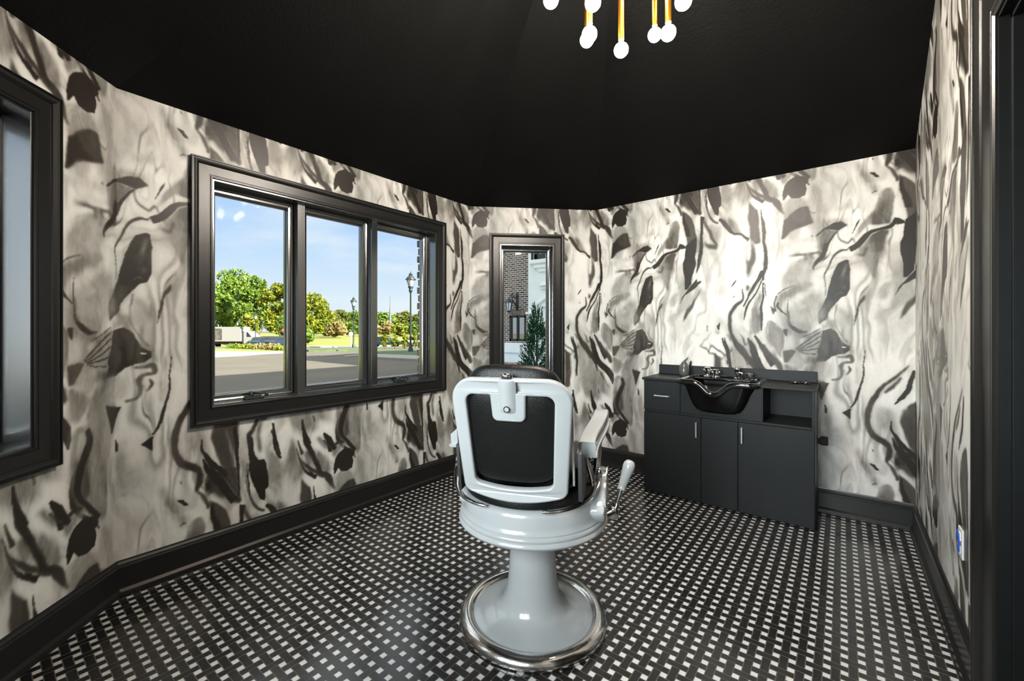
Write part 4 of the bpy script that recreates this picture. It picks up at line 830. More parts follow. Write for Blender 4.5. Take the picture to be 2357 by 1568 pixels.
window(1, pL0, pL1, WL, [], {}, M['glass'])
window(2, pL1, pA1, WA, [.310, .650], {0: .48, 2: .42}, M['glass2'])
window(3, pA1, pB1, WB, [], {0: .48}, M['glass3'])
window(4, (.379, -.44), pL0, WE, [.333, .667], {}, M['glass'])

# doorway on the right wall: casing, jamb and the dark passage behind it
def doorway():
    root = bpy.data.objects.new('door_1', None); C.objects.link(root); root['kind'] = 'structure'; root.location = (.379, 1.9, 0)
    y1, y0, zt = 3.785-DR[0], 3.785-DR[1], DR[3]
    k = 1.95
    prof = [(o*k, n) for o, n in CAS]
    bm = bmesh.new(); rings = []
    for o, n in prof:
        rings.append([bm.verts.new((-n, y-1.9, z)) for y, z in ((y1+o-.004, .001), (y1+o-.004, zt+o), (y0-o, zt+o), (y0-o, .001))])
    m = len(prof)
    for j in range(m):
        A, B = rings[j], rings[(j+1) % m]
        for i in range(3): bm.faces.new((A[i], A[i+1], B[i+1], B[i]))
    for i in (0, 3): bm.faces.new([r[i] for r in rings])
    link('casing', finish(bm, 'casing'), M['trim'], root)
    mb = MB()
    mb.box(-.004, .9, y1-1.9-.012, y1-1.9+.0, 0.001, zt); mb.box(.02, .9, y1-1.9-.028, y1-1.9-.012, 0.001, zt-.012, .002)
    mb.box(-.004, .9, y0-1.9, y0-1.9+.012, 0.001, zt); mb.box(-.004, .9, y0-1.9, y1-1.9, zt-.012, zt+.012); mb.box(.02, .9, y0-1.9, y1-1.9, zt-.03, zt-.012)
    mb.build('jamb', M['dark2'], root)
    mb = MB(); mb.box(.9, .95, y0-1.95, y1-1.85, 0, zt+.05); mb.build('passage_panel', M['dark'], root)
doorway()

# ------------------------------------------------------------------ outlet, plug
t = thing('electrical_outlet', 'white wall outlet plate with a strip of blue tape low on the right wall', 'outlet', (.379, 2.425, .457))
MB().box(-.007, 0, -.036, .036, -.058, .058, .003).build('cover_plate', M['plate'], t)
for dz in (-.025, .025): MB().box(-.010, -.006, -.015, .015, dz-.016, dz+.016, .002).build('socket', M['plate'], t)
mb = MB(); pts = cat([(-.0125, .024, .034), (-.0128, .006, .026), (-.0125, -.006, .010), (-.0125, -.008, -.034)], 5)
mb.sweep(pts, [(-.001, -.012), (.001, -.012), (.001, .012), (-.001, .012)], up=(0, 1, .2)); mb.build('tape_strip', M['tape'], t)['label'] = 'bright blue tape'
t = thing('power_plug', 'small black plug on the basin wall right beside the black cabinet', 'plug', (-.098, 3.785, .51))
MB().box(-.022, .022, -.034, -.0005, -.03, .03, .005).build('plug_body', M['bolt'], t)
MB().box(-.035, .012, -.055, -.034, -.02, .022, .005).build('plug_head', M['bolt'], t)

# ------------------------------------------------------------------ cabinet
CX0, CX1, CY0, CY1 = -1.268, -.136, 3.365, 3.768
cab = thing('basin_cabinet', 'black laminate salon cabinet with three lower fronts and an open cubby', 'cabinet', (-.70, CY0, 0))
ox, oy = -.70, CY0
def cb(mb, x0, x1, y0, y1, z0, z1, bev=.0015): return mb.box(x0-ox, x1-ox, y0-oy, y1-oy, z0, z1, bev, 1)
mb = MB(); fy = CY0+.018
cb(mb, CX0, CX0+.018, fy, CY1, 0.001, .905); cb(mb, CX1-.018, CX1, fy-.016, CY1, 0.001, .905)
cb(mb, CX0+.018, CX1-.018, fy, CY1, .02, .04); cb(mb, CX0+.018, CX1-.018, CY1-.012, CY1, .04, .905)
cb(mb, CX0+.018, CX1-.018, fy-.014, CY1-.012, .650, .668)
cb(mb, -.990, -.972, fy, CY1-.012, .668, .905); cb(mb, -.446, -.428, fy-.014, CY1-.012, .668, .905)
cb(mb, CX0+.018, CX1-.018, fy, fy+.03, .001, .04)
mb.build('carcass', M['lamin'], cab)
def front(name, x0, x1, z0, z1):
    return cb(MB(), x0+.0015, x1-.0015, CY0, fy-.001, z0, z1, .0015).build(name, M['lamin'], cab)
def pull(par, pts):
    mb = MB(); mb.sweep(pts, rrect(-.006, .006, -.003, .003, .002, 2), up=(0, 1, 0)); mb.build('handle', M['alu'], par, True)['label'] = 'pale aluminium pull handle'
dw = front('drawer', CX0, -.981, .668, .903)
pull(dw, [(-1.176-ox, 0, .786), (-1.176-ox, -.024, .786), (-1.066-ox, -.024, .786), (-1.066-ox, 0, .786)])
mb = MB(); q = [(-.9795, .6695), (-.4385, .6695), (-.4385, .902), (-.472, .902), (-.505, .84), (-.545, .75), (-.60, .70), (-.66, .694), (-.77, .694), (-.83, .70), (-.885, .75), (-.925, .84), (-.958, .902), (-.9795, .902)]
mb.prism([(a-ox, b) for a, b in q], 'y', 0, fy-.001-oy); mb.build('center_panel', M['lamin'], cab)
d1 = front('door', CX0, -.831, .012, .648); pull(d1, [(-.862-ox, 0, .500), (-.862-ox, -.024, .500), (-.862-ox, -.024, .612), (-.862-ox, 0, .612)])
front('fixed_panel', -.831, -.583, .012, .648)
d2 = front('door', -.583, CX1-.001, .012, .648); pull(d2, [(-.557-ox, 0, .505), (-.557-ox, -.024, .505), (-.557-ox, -.024, .617), (-.557-ox, 0, .617)])
mb = MB(); cb(mb, CX0-.010, -.965, CY0-.014, 3.783, .906, .924); cb(mb, -.465, CX1+.010, CY0-.014, 3.783, .906, .924); cb(mb, -.965, -.465, 3.700, 3.783, .906, .924)
mb.build('countertop', M['lamin'], cab)
cb(MB(), CX0-.012, CX1-.003, 3.765, 3.784, .925, 1.004).build('backsplash', M['lamin'], cab)

# ------------------------------------------------------------------ shampoo basin
bas = thing('shampoo_basin', 'glossy black backwash basin with a curved neck dip set into the cabinet top', 'basin', (-.715, 3.47, .70))
BX, BY, BZ = -.715, 3.47, .70
def dip(x, y, amp):   # neck rest dips in the middle of the front edge
    return -amp*math.exp(-abs((x-(-.725))/.082)**2.6)*max(0, min(1, (3.46-y)/.14))
def ringpts(hx, y0, y1, r, z, amp, n=14):
    base = rrect(BX-hx, BX+hx, y0, y1, r, n)
    out = []
    for i in range(len(base)):
        a, b = base[i], base[(i+1) % len(base)]; L = math.hypot(b[0]-a[0], b[1]-a[1]); k = max(1, int(L/.012))
        for q in range(k): out.append((a[0]+(b[0]-a[0])*q/k, a[1]+(b[1]-a[1])*q/k))
    return [(x, y, z+dip(x, y, amp)) for x, y in out]
def resample(p, n):
    P = [Vector(q) for q in p]; P.append(P[0]); L = [0]
    for a, b in zip(P, P[1:]): L.append(L[-1]+(b-a).length)
    out = []; j = 0
    for i in range(n):
        t_ = L[-1]*i/n
        while L[j+1] < t_: j += 1
        out.append(P[j].lerp(P[j+1], (t_-L[j])/(L[j+1]-L[j])))
    return out
def loft(levels, name, m, par, org, n=160):
    bm = bmesh.new(); R = [[bm.verts.new(v-Vector(org)) for v in resample(l, n)] for l in levels]
    for A, B in zip(R, R[1:]):
        for i in range(n): j = (i+1) % n; bm.faces.new((A[i], A[j], B[j], B[i]))
    bm.faces.new(R[0]); bm.faces.new(R[-1]); return link(name, finish(bm, name), m, par, True)
lv = [ringpts(.232, 3.285, 3.690, .06, .920, .078), ringpts(.222, 3.292, 3.685, .06, .880, .052), ringpts(.196, 3.305, 3.66, .06, .80, .015), ringpts(.172, 3.315, 3.62, .06, .745, 0), ringpts(.150, 3.325, 3.58, .055, .715, 0), ringpts(.115, 3.35, 3.53, .05, .702, 0)]
ins = [ringpts(.100, 3.37, 3.52, .05, .712, 0), ringpts(.140, 3.337, 3.57, .055, .730, 0), ringpts(.165, 3.325, 3.61, .06, .76, 0), ringpts(.188, 3.317, 3.65, .06, .81, .015), ringpts(.214, 3.304, 3.675, .06, .885, .052), ringpts(.222, 3.296, 3.680, .06, .922, .078)]
loft(lv[::-1]+ins[::-1], 'bowl', M['bowl'], bas, (BX, BY, BZ))
rp_ = resample(ringpts(.256, 3.272, 3.710, .045, .922, .080), 200)
mb = MB(); mb.sweep([p-Vector((BX, BY, BZ)) for p in rp_], [(.022*math.cos(a), .021*math.sin(a)) for a in [2*PI*i/14 for i in range(14)]], closed=True)
mb.build('rim', M['basin'], bas, True)
mb = MB(); mb.box(-.225, .225, .13, .232, .212, .226, .006); mb.build('deck', M['basin'], bas, True)
mb = MB(); mb.lathe([(0, .012), (.032, .012), (.036, .016), (.03, .02), (.012, .018), (0, .02)], -.01, -.03, 28); mb.build('drain', M['bright'], bas, True)
fa = thing('basin_faucet', 'chrome mixer tap with cross knobs on the left of the basin deck', 'faucet', (-.852, 3.655, .928))
mb = MB(); mb.lathe([(0, 0), (.030, 0), (.032, .008), (.020, .014), (.016, .03), (.018, .034), (0, .036)], 0, 0, 24); mb.lathe([(0, 0), (.030, 0), (.032, .008), (.020, .014), (.016, .02), (0, .022)], .062, -.004, 24)
mb.build('tap_body', M['bright'], fa, True)
for kx, kz, ky in ((0, .036, 0), (.062, .022, -.004)):
    mb = MB(); mb.lathe([(0, 0), (.020, 0), (.024, .010), (.018, .020), (.023, .028), (.026, .040), (.012, .046), (0, .046)], kx, ky, 12, cz=kz)
    for a in range(4):
        c_, s_ = math.cos(a*PI/2+.4), math.sin(a*PI/2+.4); mb.blob((kx+.026*c_, ky+.026*s_, kz+.022), .009, .009, .009, 1, 10, 8)
    mb.build('tap_knob', M['bright'], fa, True)
sp = thing('spray_hose_holder', 'tall slim chrome spray head holder on the right of the basin deck', 'spray head', (-.640, 3.660, .928))
mb = MB(); mb.lathe([(0, 0), (.022, 0), (.022, .006), (.013, .012), (.013, .05), (.019, .056), (.021, .085), (.016, .092), (0, .092)], 0, 0, 24); mb.build('spray_head', M['bright'], sp, True)
mb = MB(); mb.tube(cat([(.012, 0, .05), (.034, 0, .046), (.036, 0, .02), (.034, 0, .001)], 5), .006, 10); mb.build('hose', M['bright'], sp, True)
sp = thing('vacuum_breaker', 'short round chrome cap at the right end of the basin deck', 'basin fitting', (-.555, 3.655, .928))
mb = MB(); mb.lathe([(0, 0), (.030, 0), (.031, .004), (.026, .008), (.026, .038), (.029, .040), (.029, .048), (0, .052)], 0, 0, 28); mb.build('cap', M['bright'], sp, True)

# soap bottle
so = thing('soap_dispenser', 'grey pear-shaped pump bottle on the left end of the counter', 'soap dispenser', (-1.035, 3.66, .9245))
mb = MB(); mb.lathe([(0, 0), (.030, 0), (.038, .008), (.043, .030), (.042, .055), (.034, .085), (.024, .105), (.016, .117), (.014, .120), (0, .121)], 0, 0, 32); mb.build('bottle', mat('smoked grey glass', (.09, .095, .085), .22, coat=.3, noise=.1), so, True)
mb = MB(); mb.tube([(.0, 0, .118), (0, 0, .130)], .006, 10); mb.tube(cat([(0, 0, .128), (.018, -.006, .138), (.030, -.010, .148)], 4), .0045, 10, scales=None); mb.build('pump', mat('grey plastic', (.12, .12, .11), .4, noise=.1), so, True)
so = thing('tool_ring_insert', 'pair of low black rings on the right end of the counter', 'tool holder', (-.232, 3.635, .9245))
mb = MB()
for dx, dy in ((-.03, .0), (.03, .012)):
    mb.tube([(dx+.026*math.cos(a), dy+.026*math.sin(a), .006) for a in [2*PI*i/24 for i in range(24)]], .005, 8, closed=True)
    mb.lathe([(0, 0.0002), (.024, 0.0002), (.024, .003), (0, .003)], dx, dy, 24)
mb.build('ring', M['basin'], so, True)

# ------------------------------------------------------------------ barber chair
ch = thing('barber_chair', 'antique white enamel barber chair with black leather back, seen from behind', 'barber chair', (-1.114, 1.579, 0), rad(23))
UX = -.014
mb = MB(); mb.lathe([(.262, .0015), (.333, .0015), (.335, .010), (.332, .022), (.322, .035), (.308, .043), (.295, .046), (.284, .043), (.276, .037), (.272, .030), (.262, .026)], seg=96); mb.build('base_ring', M['chrome'], ch, True)['label'] = 'worn chrome ring'
mb = MB(); mb.lathe([(.2715, .012), (.2715, .028), (.262, .032), (.23, .037), (.195, .045), (.170, .053), (.152, .064), (.140, .078), (.130, .096), (.121, .12), (.115, .15), (.110, .19), (.106, .25), (.102, .33), (.100, .456)], seg=96); mb.build('pedestal', M['white'], ch, True)
mb = MB(); mb.lathe([(.09, .452), (.29, .452), (.314, .454), (.328, .461), (.3345, .471), (.333, .480), (.326, .486), (.3295, .492), (.3295, .498), (.326, .503), (.3215, .507), (.322, .513), (.3155, .521), (.312, .535), (.309, .572), (.305, .585), (.297, .593), (.280, .598), (.2, .60)], seg=96)
mb.build('seat_housing', M['white'], ch, True)
for sx in (-1, 1):
    mb = MB(); x0 = UX+(.275 if sx > 0 else -.232); x1 = UX+(.345 if sx > 0 else -.290)
    poly = [(-.16, .56), (-.135, .59), (-.10, .605), (-.075, .63), (-.055, .665), (-.035, .676), (0, .672), (.04, .676), (.065, .665), (.10, .66), (.14, .668), (.165, .64), (.20, .62), (.235, .585), (.25, .545), (.2, .50), (-.1, .50)]
    mb.prism(poly, 'x', min(x0, x1), max(x0, x1), .018)
    mb.blob(((x0+x1)/2, .06, .56), abs(x1-x0)/2+.004, .19, .055, .8, 32, 16)
    mb.build('side_housing', M['white'], ch, True)
mb = MB(); mb.lathe([(0, .598), (.284, .598), (.294, .604), (.295, .63), (.286, .66), (.270, .676), (0, .676)], UX*.5, 0, 72); mb.build('seat_skirt', M['leather'], ch, True)
mb = MB(); mb.blob((UX, .02, .705), .245, .265, .055, .42, 56, 24); mb.build('seat', M['leather'], ch, True)
# leaning back: local plane (a across, h up the slope, n towards the viewer)
TL = Vector((0, -.100, .474)).normalized(); NB = Vector((0, -TL.z, TL.y)); O0 = Vector((UX+.004, -.300, .670))
def BK(a, h, n):
    h = h*.94
    return O0 + Vector((1, 0, 0))*a + TL*h + NB*(n - .62*a*a)
def curve_plate(loops, ext, bev):
    cu = bpy.data.curves.new('c', 'CURVE'); cu.dimensions = '2D'; cu.fill_mode = 'BOTH'; cu.extrude = ext; cu.bevel_depth = bev; cu.bevel_resolution = 4
    for lp in loops:
        s_ = cu.splines.new('POLY'); s_.points.add(len(lp)-1); s_.use_cyclic_u = True
        for q, p in zip(s_.points, lp): q.co = (p[0], p[1], 0, 1)
    o = bpy.data.objects.new('c', cu); C.objects.link(o); dg = bpy.context.evaluated_depsgraph_get()
    me = bpy.data.meshes.new_from_object(o.evaluated_get(dg)); bpy.data.objects.remove(o); bpy.data.curves.remove(cu); return me
def dens(lp, st=.012):
    out = []
    for i, a in enumerate(lp):
        b = lp[(i+1) % len(lp)]; L = math.hypot(b[0]-a[0], b[1]-a[1]); k = max(1, int(L/st))
        for q in range(k): out.append((a[0]+(b[0]-a[0])*q/k, a[1]+(b[1]-a[1])*q/k))
    return out
def arc(cx, cz, r, a0, a1, n=8): return [(cx+r*math.cos(rad(a0+(a1-a0)*i/n)), cz+r*math.sin(rad(a0+(a1-a0)*i/n))) for i in range(n+1)]
def bowed(lp, top, bot):   # arch the top upwards, the bottom downwards
    return [(a, h+(top*(1-(a/.23)**2) if h > .25 else -bot*(1-(a/.22)**2))*min(1, abs(h-.25)/.2)) for a, h in lp]
outer = [(.206, .0)]; outer = arc(.186, .022, .022, -90, 0, 5)+arc(.149, .395, .085, -2, 90, 12)+arc(-.149, .395, .085, 90, 182, 12)+arc(-.186, .022, .022, 180, 270, 5)
outer = [(a*.965, h*.985) for a, h in bowed(dens(outer), .014, .030)]
ho = arc(.142, .066, .03, -90, 0, 6)+arc(.146, .392, .042, 0, 85, 7)+arc(.075, .420, .014, 90, 180, 5)+arc(.043, .343, .014, 0, -90, 5)+arc(-.043, .343, .014, -90, -180, 5)+arc(-.075, .420, .014, 0, 90, 5)+arc(-.146, .392, .042, 95, 180, 7)+arc(-.142, .066, .03, 180, 270, 6)
hole = [(a*.965, h*.985) for a, h in bowed(dens(ho), .012, .022)]
me = curve_plate([outer, hole], .006, .010)
bm = bmesh.new(); bm.from_mesh(me); bpy.data.meshes.remove(me)
for v in bm.verts: v.co = BK(v.co.x, v.co.y, v.co.z)
bmesh.ops.remove_doubles(bm, verts=bm.verts, dist=.0002)
fr = link('back_frame', finish(bm, 'back_frame'), M['white'], ch, True); fr['label'] = 'white enamel frame with a headrest tab'
# raised socket running down the tab
mb = MB(); prof = [(-.034, 0), (-.024, .012), (-.012, .020), (0, .023), (.012, .020), (.024, .012), (.034, 0)]
rows = []
for h, k in ((.358, .35), (.366, .8), (.39, 1), (.42, 1), (.45, 1), (.476, 1.05), (.492, .9)): rows.append([BK(a, h, .012+n*k*.8) for a, n in prof])
vs = [p for r in rows for p in r]; fs = []
for i in range(len(rows)-1):
    for j in range(6): fs.append((i*7+j, i*7+j+1, i*7+8+j, i*7+7+j))
mb.raw(vs, fs); mb.build('headrest_socket', M['white'], fr, True)
RB = Matrix((( -1, 0, 0, 0), (0, TL.y, NB.y, 0), (0, TL.z, NB.z, 0), (0, 0, 0, 1)))
mb = MB(); mb.lathe([(.0085, 0), (.012, 0), (.0125, .003), (.0085, .003)], seg=28, axis=RB); mb.xf(Matrix.Translation(BK(0, .379, .028))); mb.build('button_ring', M['bolt'], fr, True)
mb = MB(); mb.lathe([(0, 0), (.009, 0), (.0085, .004), (0, .005)], seg=20, axis=RB); mb.xf(Matrix.Translation(BK(0, .379, .028))); mb.build('push_button', M['white'], fr, True)
mb = MB(); mb.lathe([(0, .004), (.018, .004), (.022, .008), (.024, .004), (.023, -.004), (0, -.004)], seg=32); mb.xf(Matrix.Translation(BK(0, .504, .004)) @ Matrix.Rotation(rad(12), 4, 'X') @ Matrix.Scale(.62, 4, (0, 1, 0))); mb.build('headrest_cap', M['chrome'], fr, True)
# leather panel in the frame, gently domed, and the thick cushion in front of it
def pad(name, ra, rh, hc, n0, th, e, mt, bulge=0):
    bm = bmesh.new(); nu, nv = 64, 28
    def pw(v, k): return math.copysign(abs(v)**k, v)
    rows = []
    for j in range(nv+1):
        ph = -PI/2+PI*j/nv
        row = []
        for i in range(nu):
            a = 2*PI*i/nu; cr = abs(math.cos(ph))**(e*1.0)
            row.append(bm.verts.new(BK(ra*cr*pw(math.cos(a), e), hc+rh*cr*pw(math.sin(a), e), n0+th*pw(math.sin(ph), .8))))
        rows.append(row)
    for A, B in zip(rows, rows[1:]):
        for i in range(nu): j = (i+1) % nu; bm.faces.new((A[i], A[j], B[j], B[i]))
    bmesh.ops.remove_doubles(bm, verts=bm.verts, dist=.00005)
    return link(name, finish(bm, name), mt, ch, True)
pad('back_panel', .178, .200, .240, -.014, .014, .42, M['leather'])
pad('back_cushion', .200, .262, .268, -.062, .045, .5, M['leather'])
for sx in (-1, 1):
    mb = MB(); a = sx*.230
    mb.sweep([BK(a, h, -.016) for h in (.03, .12, .2, .28, .36, .41)], [(-.004, -.010), (.004, -.010), (.004, .010), (-.004, .010)], up=(0, 1, 0)); mb.build('side_strip', M['chrome'], ch, True)
    mb = MB(); xa, xb = sorted((UX+sx*(.250 if sx > 0 else .225), UX+sx*(.268 if sx > 0 else .240)))
    mb.prism([(-.265, .645), (-.30, .84), (-.27, .845), (-.235, .82), (-.20, .795), (-.15, .785), (-.115, .77), (-.10, .74), (-.105, .70), (-.13, .665), (-.19, .65)], 'x', xa, xb, .004); mb.build('side_plate', M['leather2'], ch, True)
    # arm rest: S-shaped porcelain bar with a flange, on chrome struts
    path = cat([(UX+sx*.276, -.185, .832), (UX+sx*.276, -.12, .842), (UX+sx*.285, -.05, .856), (UX+sx*.298, .02, .872), (UX+sx*.308, .09, .886), (UX+sx*.312, .16, .893), (UX+sx*.312, .215, .893)], 6)
    mb = MB(); mb.sweep(path, rrect(-.034, .034, -.026, .026, .012, 4)); mb.sweep([p-Vector((0, 0, .030)) for p in path], rrect(-.041, .041, -.007, .007, .005, 3)); mb.build('arm_rest', M['white'], ch, True)
    mb = MB(); mb.tube(cat([(UX+sx*.270, -.13, .80), (UX+sx*.272, -.12, .76), (UX+sx*.285, -.10, .70), (UX+sx*.292, -.09, .655)], 6), .011, 12)
    mb.tube(cat([(UX+sx*.300, -.05, .815), (UX+sx*.305, -.03, .76), (UX+sx*.300, -.01, .70), (UX+sx*.298, 0, .66)], 6), .012, 12)
    mb.tube(cat([(UX+sx*.308, .12, .85), (UX+sx*.306, .125, .76), (UX+sx*.302, .12, .66)], 6), .012, 12)
    for q in ((sx*.262, -.152, .785), (sx*.290, -.152, .785)): mb.blob((UX+q[0], q[1], q[2]), .011, .012, .012, 1, 12, 8)
    mb.box(UX+sx*.28-.02, UX+sx*.28+.02, -.16, -.06, .785, .797, .003)
    mb.build('arm_bracket', M['chrome'], ch, True)
    # flat hinge strap curving from the housing up beside the back
    mb = MB(); mb.sweep(cat([(UX+sx*.115, -.292, .603), (UX+sx*.17, -.280, .606), (UX+sx*.235, -.240, .615), (UX+sx*.285, -.175, .635), (UX+sx*.312, -.11, .665), (UX+sx*.318, -.08, .70)], 8), rrect(-.011, .011, -.005, .005, .003, 2), up=(sx*.1, .35, 1))
    mb.blob((UX+sx*.318, -.078, .706), .012, .018, .020, .8, 16, 10)
    for q in ((.13, -.291, .609), (.18, -.279, .612)): mb.blob((UX+sx*q[0], q[1], q[2]), .005, .005, .003, 1, 10, 6)
    mb.build('hinge_strap', M['chrome'], ch, True)
# pump lever on the right
mb = MB(); mb.tube(cat([(UX+.315, .035, .470), (UX+.345, .055, .475), (UX+.372, .07, .490), (UX+.385, .078, .520)], 6), .020, 14, scales=[1.2-.02*i for i in range(19)], flat=.8)
mb.blob((UX+.372, .07, .480), .024, .018, .030, .7, 16, 12)
mb.tube([(UX+.383, .077, .510), (UX+.395, .084, .545), (UX+.408, .092, .59)], .0105, 12); lev = mb.build('lever', M['chrome'], ch, True)
mb = MB(); ax = (Vector((UX+.446, .112, .702))-Vector((UX+.404, .090, .578))); q = ax.to_track_quat('Z', 'Y').to_matrix().to_4x4()
mb.lathe([(0, 0), (.017, .001), (.020, .006), (.017, .014), (.0185, .024), (.0205, .05), (.024, .085), (.027, .108), (.0255, .124), (.018, .136), (.008, .140), (0, .141)], seg=24, axis=q, cx=UX+.404, cy=.090, cz=.578); mb.build('lever_handle', M['white'], lev, True)
# foot rest in front
mb = MB()
for sx in (-1, 1): mb.tube(cat([(UX+sx*.15, .22, .56), (UX+sx*.15, .36, .47), (UX+sx*.14, .44, .34), (UX+sx*.14, .47, .24)], 6), .012, 10)
mb.tube([(UX-.15, .30, .52), (UX+.15, .30, .52)], .010, 10); mb.build('foot_rest_arm', M['chrome'], ch, True)
mb = MB(); mb.box(UX-.17, UX+.17, .42, .56, .222, .242, .008); mb.build('foot_rest', M['white'], ch, True)
mb = MB(); mb.tube([(.19, .12, .453), (.19, .12, .425)], .006, 8); mb.build('bolt', M['chrome'], ch, True)

# ------------------------------------------------------------------ chandelier
BULB = 420.0
M['bulb'] = bulb_mat()
cn = thing('chandelier', 'brass chandelier of long hanging tubes ending in lit round bulbs', 'chandelier', (APEX.x, APEX.y, APEX.z-.03))
hubz = 3.22
mb = MB(); mb.lathe([(0, .02), (.075, .02), (.08, .0), (.078, -.02), (.03, -.03), (0, -.03)], seg=40); mb.build('canopy', M['brass'], cn, True)
mb = MB(); mb.tube([(0, 0, -.02), (0, 0, hubz-APEX.z+.05)], .010, 14); mb.build('stem', M['brass'], cn, True)
mb = MB(); mb.lathe([(0, .03), (.05, .03), (.30, .012), (.345, .010), (.345, -.010), (0, -.012)], 0, 0, 64, cz=hubz-APEX.z+.03); mb.build('top_disc', M['brass'], cn, True)
def wpt(u, v, z): return Vector((v-APEX.x, u-APEX.y, z-(APEX.z-.03)))
bulbs = [(1.478, -.950, 2.672), (1.577, -.824, 2.530), (1.75, -.928, 2.645), (1.504, -.771, 2.592), (1.781, -.774, 2.552), (1.993, -.698, 2.704), (1.798, -.573, 2.550), (1.682, -.479, 2.566),
         (1.60, -.62, 2.80), (1.90, -.86, 2.95), (1.93, -.50, 2.95), (1.72, -.69, 2.84), (1.42, -.62, 2.86)]
for u, v, z in bulbs:
    mb = MB(); a = wpt(u, v, z+.043); b = wpt(u, v, hubz-.005)
    mb.tube([a, b], .0125, 18)
    tb = mb.build('tube', M['brass'], cn, True)
    mb = MB(); mb.lathe([(0, -.031), (.008, -.030), (.016, -.0265), (.023, -.0205), (.0285, -.012), (.0310, -.001), (.0300, .009), (.0255, .0185), (.0180, .0255), (.0110, .0290), (.0088, .033), (.0088, .042), (0, .042)], a.x, a.y, 28, cz=a.z-.043); mb.build('bulb', M['bulb'], tb, True)

# ------------------------------------------------------------------ the yard outside
def gz(Z):
    pr = [(-80, -.2), (22, -.2), (28, -.15), (43, -.4), (62, -1.0), (75, -1.5), (90, -1.6), (120, -.4), (160, .5), (320, .8)]
    for (a, b), (c, d) in zip(pr, pr[1:]):
        if a <= Z <= c: return b+(d-b)*(Z-a)/(c-a)
    return pr[-1][1]
def YP(a, d, h=0): x, y = yard(a, d); return (x, y, gz(d)+h)
def grid_ground():
    zs = [-40, -20, 0, 10, 22, 28, 35, 43, 52, 62, 75, 90, 105, 120, 140, 160, 220, 320]; xs = [-260+20*i for i in range(22)]
    V = [YP(a, d) for d in zs for a in xs]; F = []
    for i in range(len(zs)-1):
        for j in range(len(xs)-1):
            F.append((i*len(xs)+j, i*len(xs)+j+1, (i+1)*len(xs)+j+1, (i+1)*len(xs)+j))
    me = bpy.data.meshes.new('ground'); me.from_pydata(V, [], F); me.update(); o = link('ground', me, M['asphalt']); o['kind'] = 'structure'
grid_ground()
def strip(name, poly, h, m, label=None, st=3.0):
    """slab draped on the ground"""
    bm = bmesh.new()
    P = []
    for i, a in enumerate(poly):
        b = poly[(i+1) % len(poly)]; L = math.hypot(b[0]-a[0], b[1]-a[1]); k = max(1, int(L/st))
        for q in range(k): P.append((a[0]+(b[0]-a[0])*q/k, a[1]+(b[1]-a[1])*q/k))
    top = [bm.verts.new(YP(x, d, h)) for x, d in P]; bot = [bm.verts.new(YP(x, d, -.3)) for x, d in P]
    bm.faces.new(top); bm.faces.new(bot[::-1])
    for i in range(len(P)): j = (i+1) % len(P); bm.faces.new((top[i], bot[i], bot[j], top[j]))
    bmesh.ops.triangulate(bm, faces=bm.faces[:])
    o = link(name, finish(bm, name), m); o['kind'] = 'structure'; return o
strip('lawn_island', [(-20.32, 28.25), (-17.55, 24.4), (-16.4, 25.75), (-15.95, 27.25), (-15.3, 29.1), (-18.74, 35.65), (-22.94, 38.5), (-26, 36)], .10, M['lawn'])
strip('curb_island', [(-19.5, 25.9), (-16.9, 23.5), (-15.89, 24.95), (-15.54, 26.55), (-14.67, 27.9), (-15.3, 29.1), (-15.95, 27.25), (-16.4, 25.75), (-17.55, 24.4), (-20.32, 28.25)], .12, M['concrete'])
strip('lawn_far', [(-80, 58), (-49, 70), (-40, 77), (-33, 78), (-22, 80), (-10, 84), (10, 100), (10, 155), (-60, 155), (-120, 150), (-120, 70)], .10, M['drylawn'])
strip('pavement_far', [(-38.6, 72), (-33, 72), (-22, 74), (-22, 77), (-33, 76.5), (-38.6, 76.5)], .12, M['concrete'])
strip('pavement_mid', [(-22.3, 46.5), (-19.6, 46.8), (-18.6, 45), (-20.2, 44.5)], .08, M['concrete'])
strip('lawn_verge', [(-16.6, 33.8), (-13.24, 36.5), (-11.6, 33), (-14.46, 30.0)], .10, M['darklawn'])
strip('curb_near', [(-11.14, 24.4), (-10.33, 25.95), (-10.07, 25.5), (-10.87, 24.0)], .05, M['concrete'])
strip('curb_mid', [(-9.71, 24.4), (-9.05, 25.8), (-8.78, 25.0), (-9.47, 23.9)], .05, M['concrete'])
strip('lawn_right', [(-10.7, 33.15), (-6.9, 32.6), (-5.0, 23.7), (-8.12, 25.15)], .10, M['darklawn'])
strip('curb_right', [(-8.12, 25.15), (-5.0, 23.7), (-4.3, 20.7), (-7.23, 22.4)], .11, M['concrete'])

